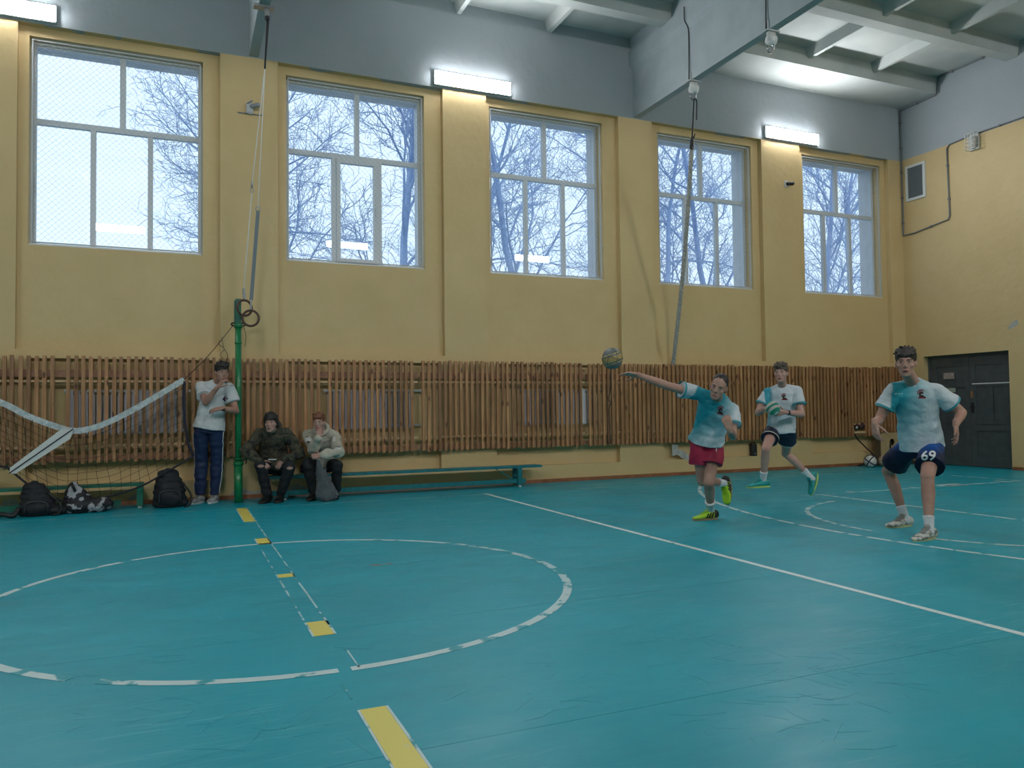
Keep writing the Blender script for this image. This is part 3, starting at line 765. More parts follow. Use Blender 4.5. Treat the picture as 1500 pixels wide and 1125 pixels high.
def ball(name, c, r, mat, lab, seam=None, rot=(0, 0, 0), parts=None):
    R = Matrix.Rotation(rot[2], 3, 'Z') @ Matrix.Rotation(rot[0], 3, 'X')
    root = thing(name, lab, 'ball', c); c = V(c)
    G().ball(c, r, n=32, m_=20).obj('ball_shell', mat, root, True)
    if seam:
        g = G()
        for ax in ((1, 0, 0), (0, 1, 0), (0, 0, 1)):
            A = R @ V(ax); q = A.orthogonal().normalized(); s = A.cross(q)
            for off in (-.35, .35) if parts == 'volley' else (0,):
                rr = (r*1.0)*math.sqrt(1-off*off)
                P = [c + A*off*r + (q*cos(t)+s*sin(t))*rr for t in [2*pi*k/32 for k in range(32)]]
                g.tube(P, .0035 if parts == 'volley' else .011, 6, closed=True)
        g.obj('seam', seam, root, True)
    return root
c = ony(897, 525, 6.9)
ball('volleyball', c, .108, ball_mat('yellow_volleyball', [(.36, .26, .09), (.10, .12, .13), (.40, .32, .14), (.16, .18, .18)], 1.9, 2, 'swirl'), 'tan and grey volleyball flying in mid-air left of the thrower', M('seam_dark', (.12, .11, .09), .6), (.5, 0, .3), 'volley')
c = ony(1272, 660, 10.62); c.z = .11
ball('football', (c.x, 10.58, .11), .11, M('white_ball', (.62, .62, .58), .4), 'white football with dark blue bands lying by the corner', M('navy_band', (.02, .03, .08), .4), (.6, 0, .5))
c2 = ony(1294, 660, 10.55)
ball('football', (c2.x+.02, 10.54, .11), .11, M('cream_ball', (.66, .62, .50), .4, (.5, .4, .3), 20), 'cream football right of the blue-banded one, before the plywood box', M('dark_line', (.2, .08, .05), .5), (1.2, 0, 1.0), 'volley')

# ------------------------------------------------------------------ benches
def bench(xa, xb, y, seat_z, mat, lab, legs, low=True, wd=.24, lowz=.05):
    root = thing('gym_bench', lab, 'bench', ((xa+xb)/2, y, 0))
    g = G(); g.box((xa, y-wd/2, seat_z-.035), (xb, y+wd/2, seat_z)); g.obj('seat', mat, root, bevel=.006)
    for x in legs:
        g = G(); g.box((x-.035, y-wd/2+.01, .02), (x+.035, y-wd/2+.05, seat_z-.035)); g.box((x-.035, y+wd/2-.05, .02), (x+.035, y+wd/2-.01, seat_z-.035)); g.box((x-.035, y-wd/2+.05, .10), (x+.035, y+wd/2-.05, .15)); g.obj('leg', mat, root, bevel=.004)
        g = G(); 
        for s in (-1, 1): g.cap((x, y+s*(wd/2-.03), 0.0), (x, y+s*(wd/2-.03), .02), .025, .018, flat=True)
        g.obj('foot', MWHITE, root)
    if low: g = G(); g.box((xa+.12, y-.075, lowz), (xb-.25, y-.02, lowz+.065)); g.obj('lower_beam', mat, root, bevel=.004)
    return root
r = bench(1.0, 5.02, 10.68, .312, MTEAL, 'long teal wooden gym bench under the two sitting men', (1.28, 4.66), True)
g = G(); g.bar((4.30, 10.68, .278), (4.60, 10.68, .10), .02, .012); g.obj('brace', MTEAL, r)
bench(-3.4, -.40, 10.66, .305, MDGREEN, 'dark green wooden gym bench behind the bags on the left', (-3.2, -.44), True, .24, .04)

# ------------------------------------------------------------------ green post, net, rings, rope
PX, PY = .700, 10.55
root = thing('net_post', 'tall green steel volleyball post standing beside the standing man', 'post', (PX, PY, 0))
g = G(); g.cap((PX, PY, .0), (PX, PY, .50), .052, flat=True, n=24); g.obj('lower_sleeve', MGREEN, root, True)
g = G(); g.cap((PX, PY, .5), (PX, PY, 2.28), .040, flat=True, n=24); g.obj('pole', MGREEN, root, True)
g = G(); g.cap((PX+.02, PY-.034, .6), (PX+.02, PY-.034, 2.2), .006, flat=True); g.obj('pole_seam', MDGREEN, root)
for z, r_, h in ((.50, .062, .05), (.56, .055, .015), (2.05, .046, .02), (2.27, .052, .05)):
    g = G(); g.cap((PX, PY, z-h/2), (PX, PY, z+h/2), r_, flat=True, n=24); g.obj('collar', MGREEN, root, True)
g = G(); g.box((PX-.035, PY-.03, 2.25), (PX+.035, PY+.03, 2.62)); g.box((PX-.05, PY-.045, 2.3), (PX-.035, PY+.045, 2.6)); g.obj('head_bracket', MDGREEN, root, bevel=.005)
g = G()
for s in (-1, 1): g.tube([V((PX+s*.055, PY, 2.29)) + V((cos(t)*.03, 0, sin(t)*.018)) for t in [2*pi*k/12 for k in range(12)]], .010, 6, closed=True)
g.cap((PX+.045, PY-.02, .54), (PX+.11, PY-.04, .56), .007); g.cap((PX+.10, PY-.04, .56), (PX+.085, PY-.07, .50), .007)
g.obj('hook_ring', MBLACK, root, True)
YN = 10.42
def N_(px, py, dy=0): return ony(px, py, YN+dy)
tip = N_(270, 556)
# the net between a sagging top band and a slack bottom rope
top = polyline([V((-3.6, YN, 2.1)), V((-2.6, YN, 1.62)), N_(0, 589), N_(40, 609), N_(80, 624), N_(110, 631), N_(145, 624), N_(190, 603), N_(235, 577), N_(270, 556)], 8)
bot = polyline([V((-3.6, YN, .9)), V((-2.6, YN, .66)), N_(0, 683), N_(16, 690), N_(47, 713), N_(95, 734), N_(150, 729), N_(202, 714), N_(240, 694), N_(283, 668)], 8)
def even(C, n=120):
    d = [0]
    for a_, b_ in zip(C[:-1], C[1:]): d.append(d[-1]+(b_-a_).length)
    o = []
    for k in range(n+1):
        t = d[-1]*k/n; i = 0
        while i < len(d)-2 and d[i+1] < t: i += 1
        o.append(C[i].lerp(C[i+1], (t-d[i])/max(1e-9, d[i+1]-d[i])))
    return o
top = even(top); bot = even(bot)
root = thing('volleyball_net', 'slack volleyball net with white top band hanging left of the standing man', 'net', (tip.x, YN, .3))
def lerp_curve(C, t):
    f = t*(len(C)-1); i = min(int(f), len(C)-2); return C[i].lerp(C[i+1], f-i)
g = G(); nb = len(top)
hw = .034
vs = []; fs = []
for i, p in enumerate(top):
    d = (top[min(i+1, nb-1)]-top[max(i-1, 0)]).normalized(); u = V((-d.z, 0, d.x)); k = .004*sin(i*2.1)
    vs += [p-u*hw+V((0, -.006+k, 0)), p+u*hw+V((0, -.006-k, 0)), p+u*hw+V((0, .006-k, 0)), p-u*hw+V((0, .006+k, 0))]
for i in range(nb-1):
    a = i*4; b = a+4; fs += [(a+j, a+(j+1) % 4, b+(j+1) % 4, b+j) for j in range(4)]
fs += [(0, 1, 2, 3), ((nb-1)*4, (nb-1)*4+3, (nb-1)*4+2, (nb-1)*4+1)]
g.add(vs, fs); g.obj('top_band', M('white_net_band', (.62, .66, .68), .5, (.42, .46, .48), 16, stretch=(1, 1, 1)), root)
g = G(); g.tube(bot, .013, 6); g.obj('bottom_rope', M('navy_webbing', (.008, .010, .022), .6), root, True)
side = polyline([N_(270, 558), N_(270, 590), N_(271, 615), N_(275, 645), N_(283, 668)], 5)
g = G(); nb = len(side); g.tube(side, .016, 6); g.obj('side_band', M('navy_band2', (.010, .010, .03), .6), root, True)
g = G(); NC, NR = 36, 10
def cell(u, v):
    a = lerp_curve(top, u); b = lerp_curve(bot, u); p = a.lerp(b, v)
    s = sin(pi*v)
    # the right edge bows with the side band
    if u > .8: p.x += (-.05*s)*(u-.8)*5
    return p + V((.02*sin(u*37+v*5)*s, .035*sin(u*19+v*6)*s, -.03*s*sin(u*23)**2))
for i in range(1, NC): g.tube([cell(i/NC, j/16) for j in range(17)], .0022, 4)
for j in range(1, NR): g.tube([cell(i/88, j/NR) for i in range(89)], .0022, 4)
tag(g.obj('netting', MCORD, root), kind='stuff')
g = G(); A, B = N_(108, 628, -.03), N_(14, 693, -.03); d = (B-A).normalized(); u = V((-d.z, 0, d.x))
g.add([A-u*.0+V((0, 0, 0)), A+u*.07, B+u*.05-d*.05, B-u*.03, A-u*.05+d*.1, ], []) 
def strip(A, B, o0, o1, th=.008):
    g = G(); e = V((0, -th, 0)); g.prism([A+u*o0, A+d*.10+u*o1, B-d*.04+u*o1*.6, B+u*o0], e); return g
strip(A, B, 0, .072).obj('antenna_sleeve', MWHITE, root); strip(A, B, 0, -.075).obj('antenna_sleeve', MWHITE, root)
g = G(); g.bar(A+V((0, -.012, 0)), B+V((0, -.012, 0)), .012, .012); g.obj('sleeve_seam', M('navy_band3', (.008, .012, .04), .6), root)
P = [tip, tip.lerp(V((PX-.06, PY, 2.28)), .5)+V((0, 0, -.035)), V((PX-.06, PY, 2.28))]
g = G(); g.tube(polyline(P, 8), .0045, 5)
K = ony(325, 497, YN+.06); 
g.tube(polyline([K, K+V((-.04, 0, -.06)), K+V((.03, 0, -.12)), K+V((-.02, 0, -.2)), K+V((.05, 0, -.27)), K+V((.07, 0, -.2)), K+V((.02, 0, -.1)), K+V((.0, 0, .03))], 5), .0035, 5)
g.obj('guy_line', MCORD, root, True)
g = G(); g.tube(polyline([V((PX+.06, PY-.02, 2.27)), V((PX+.09, PY-.02, 2.15)), V((PX+.08, PY-.02, 2.0))], 6), .004, 5); g.obj('loose_cord', M('brown_cord', (.14, .09, .04), .8), ([o for o in COL.objects if o.name.startswith('net_post')][0]), True)

# climbing rope and the second hook on the beam
xb = 7.055
def hook(yh, lab, long=False):
    root = thing('rope_hook', lab, 'hook', (xb, yh, 6.02), 'rope hooks under the ceiling beam')
    g = G(); g.box((xb-.10, yh-.05, 6.0), (xb+.10, yh+.05, 6.018)); g.box((xb-.077, yh-.03, 6.0), (xb-.064, yh+.03, 6.14)); g.box((xb+.064, yh-.03, 6.0), (xb+.077, yh+.03, 6.14)); g.obj('clamp', MGUARD, root)
    g = G(); g.cap((xb-.05, yh, 5.90), (xb+.05, yh, 5.90), .065, flat=True, n=20); g.box((xb-.06, yh-.02, 5.88), (xb+.06, yh+.02, 6.0)); g.obj('pulley', MWHITE, root, True)
    c = V((xb-.01, yh, 5.80)); g = G(); g.tube([c+V((.0+.05*sin(t), -.02*cos(t), .06*cos(t))) for t in [radians(a) for a in range(0, 300, 25)]], .013, 8); g.obj('hook_eye', MSTEEL, root, True)
    g = G(); P = polyline([(xb-.085, yh, 6.03), (xb-.075, yh, 6.5), (xb-.08, yh, 6.80), (xb-.145, yh, 6.92), (xb-.145, yh, 7.12)], 4); g.tube(P, .008, 6); g.obj('sling', MBLACK, root, True)
    return root
hook(9.40, 'white rope pulley clamped under the beam, holding the climbing rope'); hook(7.75, 'white rope pulley with empty hook under the beam near the top of the photo')
A = V((xb, 9.40, 5.74)); B = ony(985, 533, D-.045); B.z = 1.80
root = thing('climbing_rope', 'long pale twisted climbing rope hanging from the beam before the fourth window', 'rope', A)
ax = lambda t: A.lerp(B, t) + V((0, 0, 0)) + V((.02*sin(pi*t), -.05*sin(pi*t), -.12*sin(pi*t)*0))
g = G(); g.cap(ax(0), ax(.045), .010); g.cap(ax(0)+V((.05, 0, -.02)), ax(.03)+V((.05, 0, -.16)), .010); g.tube([ax(0)+V((.05*t/4, 0, .03*sin(pi*t/4)-.02*t/4)) for t in range(5)], .010); g.cap(ax(.045), ax(.12), .012); g.tube([ax(.12)+V((.0, 0, 0)), ax(.125)+V((.03, 0, -.02)), ax(.115)+V((.05, 0, 0))], .010); g.obj('steel_hook', MBLACK, root, True)
g = G(); g.cap(ax(.14), ax(.165), .030, .034); g.cap(ax(.12), ax(.14), .01, .03); g.obj('rope_sleeve', MBLACK, root, True)
mrope = M('rope_fibre', (.46, .44, .40), .8, (.3, .29, .27), 30)
for ph in range(3):
    g = G(); n = 190; P = []
    for k in range(n+1):
        t = .16+.84*k/n; p = ax(t); a = ph*2*pi/3 + k*.55; P.append(p+V((cos(a)*.017, sin(a)*.017, 0)))
    g.tube(P, .0195, 6); g.obj('strand', mrope, root, True)
# gymnastic rings tied up to the post
xb = .93; yh = 9.55
root = thing('gym_rings', 'brown gymnastic rings on long cables tied up at the top of the green post', 'gymnastic rings', (xb, yh, 6.02))
g = G(); g.box((xb-.12, yh-.05, 5.99), (xb+.12, yh+.05, 6.02)); g.cap((xb+.03, yh, 5.99), (xb+.03, yh, 5.88), .03, .02); g.obj('ceiling_hook', MSTEEL, root)
h = V((xb+.035, yh, 5.88)); e1 = V((.80, 10.44, 2.57)); e2 = V((.83, 10.43, 2.42))
k1 = h.lerp(ony(388, 100, 9.8), 1); 
g = G(); g.cap(h, k1, .011); g.cap(h+V((.018, 0, 0)), k1, .009); g.ball(h, .035); g.obj('black_cord', MBLACK, root, True)
c1 = ony(369, 272, 10.2); c2 = ony(378, 305, 10.2); r1 = ony(358, 440, 10.46); r2 = ony(367, 455, 10.44); m1 = ony(357, 424, 10.44); m2 = ony(368, 440, 10.42)
g = G(); g.cap(k1, c1, .0055); g.cap(k1, c2, .0055); g.cap(c1+V((0, 0, -.09)), m1, .006); g.obj('white_cable', MWHITE, root, True)
g = G(); g.box((c1.x-.012, c1.y-.01, c1.z-.03), (c1.x+.012, c1.y+.01, c1.z+.05)); g.tube([c1+V((.02*cos(t), 0, -.06+.03*sin(t))) for t in [2*pi*k/12 for k in range(12)]], .005, 6, closed=True); g.tube([c2+V((.03*cos(t), 0, -.01+.03*sin(t))) for t in [2*pi*k/12 for k in range(12)]], .006, 6, closed=True); g.obj('carabiner', MSTEEL, root, True)
g = G(); g.bar(c2+V((0, 0, -.03)), m2, .045, .006, up=(0, 1, 0)); g.obj('grey_strap', M('grey_webbing', (.20, .23, .26), .7), root)
g = G(); g.cap(m1, r1, .018); g.cap(m2, r2, .012); g.obj('strap_end', M('pale_sleeve', (.42, .42, .42), .7), root, True)
mring = M('brown_ring', (.085, .035, .025), .45)
for c, tl in ((r1, .5), (r2, -.2)):
    cc = c+V((.0, -.02, -.10)); q = V((cos(tl), sin(tl)*.8, 0)).normalized()
    g = G(); g.tube([cc + (q*sin(t)+V((0, 0, 1))*cos(t))*.10 for t in [2*pi*k/24 for k in range(24)]], .015, 8, closed=True); g.obj('ring', mring, root, True)

# ------------------------------------------------------------------ bags
def nz(p, s, a): return a*noise.noise(V(p)*s)
MBAG = M('black_bag_cloth', (.008, .010, .016), .7, (.014, .016, .022), 8, bump=.3, bscale=14)
def rucksack(c, w_, h, dth, lab, mat, lean=0, cat='backpack', extras=True, seed=0, slump=0):
    c = V(c); root = thing('backpack', lab, cat, c, 'bags on the floor by the green bench')
    g = G()
    for k in range(6):
        t = k/5; zz = h*(.10+.80*t)
        g.ball(c+V((lean*t*h, .02*t, zz)), (w_/2*(1-.38*t*t), dth/2*(1-.25*t), h*.17))
    g.ball(c+V((0, -dth*.42, h*.30)), (w_*.36, dth*.22, h*.24)); g.ball(c+V((w_*slump, 0, h*.15)), (w_*.4, dth*.45, h*.16))
    me = g.remeshed(.012, 6, .5, lambda p: nz(p+V((seed, 0, 0)), 9, .016)+nz(p, 26, .006))
    for v in me.vertices: v.co.z = max(v.co.z, .002)
    finish('bag_body', me, mat, root, True)
    if extras:
        tp = c+V((lean*h, 0, h*.98))
        g = G(); g.tube(polyline([tp+V((-.04, 0, -.04)), tp+V((-.03, 0, .03)), tp+V((.03, 0, .03)), tp+V((.04, 0, -.04))], 4), .010, 6); g.obj('carry_handle', MBLACK, root, True)
        g = G(); g.tube(polyline([c+V((lean*h*.7+w_*.3, -dth*.2, h*.75)), c+V((w_*.56, -dth*.3, h*.35)), c+V((w_*.54, -dth*.4, .03)), c+V((w_*.40, -dth*.62, .012))], 6), .012, 6); g.obj('shoulder_strap', MBLACK, root, True)
        g = G(); g.tube(polyline([c+V((-w_*.28, -dth*.60, h*.16)), c+V((-w_*.26, -dth*.66, h*.42)), c+V((0, -dth*.68, h*.50)), c+V((w_*.26, -dth*.66, h*.42)), c+V((w_*.28, -dth*.60, h*.16))], 6), .006, 6); g.obj('zip', M('zip_grey', (.05, .05, .06), .4), root, True)
    return root
rucksack((-1.48, 10.36, 0), .40, .36, .26, 'slumped black backpack at the left edge before the green bench', MBAG, -.12, slump=.35, seed=2)
rucksack((-.10, 10.50, 0), .42, .44, .28, 'large black backpack standing next to the standing man', MBAG, -.05, seed=5)
tag(G().tube(polyline([(-1.90, 10.22, .03), (-1.80, 10.2, .05), (-1.70, 10.2, .03), (-1.66, 10.26, .1)], 5), .028, 8).obj('black_pouch', MBLACK, None, True, base=(-1.8, 10.2, 0)), 'small black pouch lying on the floor at the left edge', 'pouch')
mcam = M('black_white_print', (.012, .012, .018), .6, (.38, .38, .42), 11, .56, .60, detail=2, bump=.3, bscale=14)
c = V((-.98, 10.40, 0)); root = thing('sports_bag', 'black and white patterned bag between the two black backpacks', 'bag', c)
g = G()
for k in range(7):
    t = k/6; g.ball(c+V((-.06-.10*t+.0, .01, .05+.25*t)), (.24*(1-.75*t), .12*(1-.5*t), .07))
g.ball(c+V((.10, 0, .09)), (.17, .12, .09)); g.ball(c+V((-.05, 0, .08)), (.22, .13, .08))
me = g.remeshed(.011, 6, .5, lambda p: nz(p, 10, .018)+nz(p, 28, .007))
for v in me.vertices: v.co.z = max(v.co.z, .002)
finish('bag_body', me, mcam, root, True)
G().tube([c+V((-.13, -.06, .26)), c+V((-.17, -.07, .36))], .017, 8).obj('strap', MBLACK, root, True)
c = V((1.60, 10.66, .314)); root = thing('pouch_bag', 'small black bag lying on the bench between the sitting men', 'bag', c)
g = G(); g.ball(c+V((0, 0, .06)), (.12, .09, .06)); g.ball(c+V((-.04, .02, .09)), (.07, .06, .05)); me = g.remeshed(.009, 5, .5, lambda p: nz(p, 14, .014))
for v in me.vertices: v.co.z = max(v.co.z, .314)
finish('bag_body', me, MBAG, root, True)
G().tube(polyline([c+V((.06, -.05, .08)), c+V((.12, -.06, .05)), c+V((.13, -.07, .012)), c+V((.05, -.09, .012))], 5), .008, 6).obj('strap', MBLACK, root, True)

# ------------------------------------------------------------------ outside: ground and bare trees
g = G(); g.box((-40, YO+.01, -.9), (60, 70, -.7)); tag(g.obj('ground', M('trodden_snow', (.55, .58, .62), .9, (.35, .36, .36), .5)), kind='structure')
MBARK = M('haze_tinted_bark', (.33, .44, .66), .9, (.26, .37, .58), 4)  # pale blue bark: the bluish haze over the trees is painted into its colour
def tree_mesh(seed, H=13.0, spread=1.0):
    R = random.Random(seed); T = G(); Bm = G()
    def tri(g, pts, r0, r1, n):
        k = len(pts); rr = [r0+(r1-r0)*i/(k-1) for i in range(k)]
        vs = []; 
        for i, p in enumerate(pts):
            d = (pts[min(i+1, k-1)]-pts[max(i-1, 0)]).normalized(); x = d.orthogonal().normalized(); y = d.cross(x)
            if i and True:
                q = vs[-n]-pts[i-1]; x = (q-d*q.dot(d)); x = x.normalized() if x.length > 1e-6 else d.orthogonal().normalized(); y = d.cross(x)
            for j in range(n): a = 2*pi*j/n; vs.append(p+(x*cos(a)+y*sin(a))*rr[i])
        fs = [(i*n+j, i*n+(j+1) % n, (i+1)*n+(j+1) % n, (i+1)*n+j) for i in range(k-1) for j in range(n)]
        g.add(vs, fs)
    def br(p, d, L_, r, lv):
        n = 6 if lv < 3 else 4; pts = [p]; q = p; dd = d.copy()
        for i in range(n):
            dd = (dd + V((R.gauss(0, 1), R.gauss(0, 1), R.gauss(0, 1)))*(.09+.05*lv) + V((0, 0, .05 if lv else .08))).normalized()
            q = q+dd*L_/n; pts.append(q)
        tri(Bm if lv else T, pts, r, r*.35 if lv < 4 else r*.7, 3 if lv > 1 else 6)
        if lv >= 4: return
        cnt = [17, 8, 6, 3][lv]
        for c in range(cnt):
            t = (.25+.75*(c+R.random()*.8)/cnt) if lv == 0 else (.15+.85*(c+R.random())/cnt)
            f = min(t, .999)*n; i = int(f); pp = pts[i].lerp(pts[i+1], f-i); bd2 = (pts[i+1]-pts[i]).normalized()
            sd = bd2.orthogonal().normalized(); sd.rotate(Matrix.Rotation(R.random()*2*pi, 3, bd2))
            an = radians([R.uniform(35, 62), R.uniform(28, 55), R.uniform(25, 55), R.uniform(25, 55)][lv])
            nd = bd2*cos(an)+sd*sin(an)*spread
            ln = [H*.36*(1.15-.7*t), L_*.52*(1.1-.4*t), L_*.50, L_*.55][lv]*R.uniform(.75, 1.15)
            rr = [r*.34*(1.1-.5*t), r*.42, max(r*.42, .008), .007][lv]
            br(pp, nd.normalized(), ln, rr, lv+1)
    br(V((0, 0, 0)), V((0, 0, 1)), H, .14, 0)
    a = T.mesh('trunk'); b = Bm.mesh('branches')
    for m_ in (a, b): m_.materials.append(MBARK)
    return a, b
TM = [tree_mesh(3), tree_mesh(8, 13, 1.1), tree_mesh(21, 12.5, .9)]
spots = [(322, 22.5, 0, 1.02, 'bare tree spreading into the right half of the first window'),
 (455, 24, 1, 1.0, 'bare tree behind the left panes of the second window'),
 (562, 20.5, 2, 1.05, 'bare tree with an upright trunk behind the right pane of the second window'),
 (700, 25, 0, 1.05, 'bare tree behind the left edge of the third window'),
 (798, 20.0, 1, 1.0, 'bare tree with an upright trunk in the middle of the third window'),
 (868, 25.5, 2, 1.1, 'bare tree behind the right edge of the third window'),
 (985, 21.5, 0, 1.0, 'bare tree behind the left side of the fourth window'),
 (1062, 24, 1, 1.1, 'bare tree behind the right side of the fourth window'),
 (1190, 22, 2, 1.05, 'bare tree behind the left side of the fifth window'),
 (1262, 25, 0, 1.1, 'bare tree behind the right side of the fifth window')]
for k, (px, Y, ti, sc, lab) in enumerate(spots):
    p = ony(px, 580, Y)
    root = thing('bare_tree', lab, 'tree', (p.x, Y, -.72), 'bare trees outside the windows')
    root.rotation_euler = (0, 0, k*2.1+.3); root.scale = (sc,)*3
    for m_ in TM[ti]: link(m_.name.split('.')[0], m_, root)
# ------------------------------------------------------------------ people
MSKIN = M('skin', (.44, .255, .20), .5, (.38, .20, .155), 9, spec=.35)
MSKIN2 = M('skin_fair', (.50, .31, .26), .5, (.46, .25, .21), 9, spec=.35)
MEYEW = M('eye_white', (.62, .60, .60), .3); MIRIS = M('iris', (.03, .02, .015), .25)
MLIP = M('lips', (.30, .10, .09), .5)
def hairmat(n, c, c2): return M(n, c, .55, c2, 60, stretch=(1, 1, .25), bump=.5, bscale=70)
HB = hairmat('black_hair', (.010, .009, .010), (.022, .018, .018)); HBR = hairmat('brown_hair', (.055, .036, .026), (.10, .07, .05)); HDK = hairmat('dark_brown_hair', (.018, .012, .010), (.035, .024, .02)); HRED = hairmat('red_hair', (.15, .048, .022), (.22, .085, .04))

def ik(a, c, l1, l2, hint):
    "joint between a and c at distances l1, l2; hint = photo position the joint projects near"
    a, c = V(a), V(c); d = c-a; D_ = d.length
    if D_ > (l1+l2)*.995: k = D_/((l1+l2)*.995); l1 *= k; l2 *= k
    if D_ < abs(l1-l2)*1.02: D_ = abs(l1-l2)*1.02
    u = d.normalized(); x = (l1*l1-l2*l2+D_*D_)/(2*D_); h = math.sqrt(max(0, l1*l1-x*x)); q = u.orthogonal().normalized(); s = u.cross(q); best = None
    if isinstance(hint, V.__class__) or len(hint) == 3: H_ = V(hint)
    for k in range(120):
        t = 2*pi*k/120; p = a+u*x+(q*cos(t)+s*sin(t))*h
        if len(hint) == 3: e = (p-H_).length
        else: w = pix(p); e = math.hypot(w[0]-hint[0], w[1]-hint[1])
        if best is None or e < best[0]: best = (e, p)
    return best[1]

def hand(g, wrist, fdir, back, thumb_side, s=1.0, curl=(.25, .35, .45, .5), thumb=.5, spread=.10):
    "five-fingered hand: fdir along the fingers, back = dorsal normal, thumb_side +1/-1 along fdir x back"
    y = V(fdir).normalized(); z = V(back); z = (z-y*z.dot(y)).normalized(); x = y.cross(z)*thumb_side
    P = lambda a, b, c: V(wrist)+(x*a+y*b+z*c)*s
    kn = [(.030, .086), (.010, .092), (-.011, .087), (-.030, .078)]
    for i, (kx, ky) in enumerate(kn):
        g.cap(P(kx*.55, .0, 0), P(kx, ky, 0), .0155*s, .0125*s, n=8)
    g.cap(P(.018, .02, -.006), P(.024, .05, -.008), .017*s, .014*s, n=8)
    g.cap(P(0, -.03, 0), P(0, .015, 0), .023*s, .022*s, n=10)
    for i, (kx, ky) in enumerate(kn):
        L_ = (.072, .080, .074, .058)[i]; p = P(kx, ky, 0); a = curl[i]*.5; dx = (.5-i*.34)*spread*2
        for j, f in enumerate((.46, .31, .23)):
            d = (y*cos(a) - z*sin(a) + x*dx).normalized(); q = p+d*L_*f*s
            r = (.0088, .0080, .0072)[j]*s; g.cap(p, q, r, r*.93, n=8); p = q; a += curl[i]*1.1
    p = P(.026, .022, -.008); a = thumb
    for j, l in enumerate((.040, .034, .027)):
        d = (x*cos(a)*.85 + y*(.55+.25*j) - z*(.25+.25*j*thumb)).normalized(); q = p+d*l*s
        g.cap(p, q, (.0125, .0105, .009)[j]*s, (.0108, .0095, .008)[j]*s, n=8); p = q; a += .35

def head_geo(g, T, s=1.0, jaw=1.0):
    "T: head frame (x right of the head, y forward, z up); origin between the eyes' level"
    P = lambda x, y, z: T @ (V((x, y, z))*s)
    R = T.to_3x3(); X, Y = R @ V((1, 0, 0)), R @ V((0, 1, 0))
    g.ball(P(0, -.014, .036), (.076*s, .096*s, .084*s), R, 24, 14)
    rows = [(-.122, .020, .018, .062), (-.114, .034*jaw, .030, .055), (-.095, .047*jaw, .046, .040), (-.070, .056*jaw, .060, .026), (-.040, .063, .073, .014), (-.010, .067, .080, .008), (.02, .070, .084, .002), (.05, .071, .084, -.004)]
    g.loft([(P(0, cy, z), X*rx*s, Y*ry*s) for z, rx, ry, cy in rows], 28)
    g.cap(P(-.036, .076, .019), P(.036, .076, .019), .0115*s, n=10)
    g.cap(P(0, .084, .010), P(0, .101, -.030), .0075*s, .0115*s, n=10); g.cap(P(-.010, .092, -.038), P(.010, .092, -.038), .0085*s, n=8)
    for q in (-1, 1):
        g.ball(P(q*.043, .055, -.030), (.021*s,)*3)
        g.ball(P(q*.077, -.010, -.014), (.009*s, .019*s, .031*s), R @ Matrix.Rotation(q*.35, 3, 'Z'), 12, 8)
        g.cap(P(q*.018, .077, .006), P(q*.046, .068, .004), .0075*s, n=8)
    g.ball(P(0, .064, -.072), (.030*s, .026*s, .022*s), R); g.cap(P(-.016, .086, -.068), P(.016, .086, -.068), .0065*s, n=8); g.cap(P(-.012, .085, -.077), P(.012, .085, -.077), .007*s, n=8)
    g.ball(P(0, .067, -.108), (.018*s, .014*s, .014*s), R)

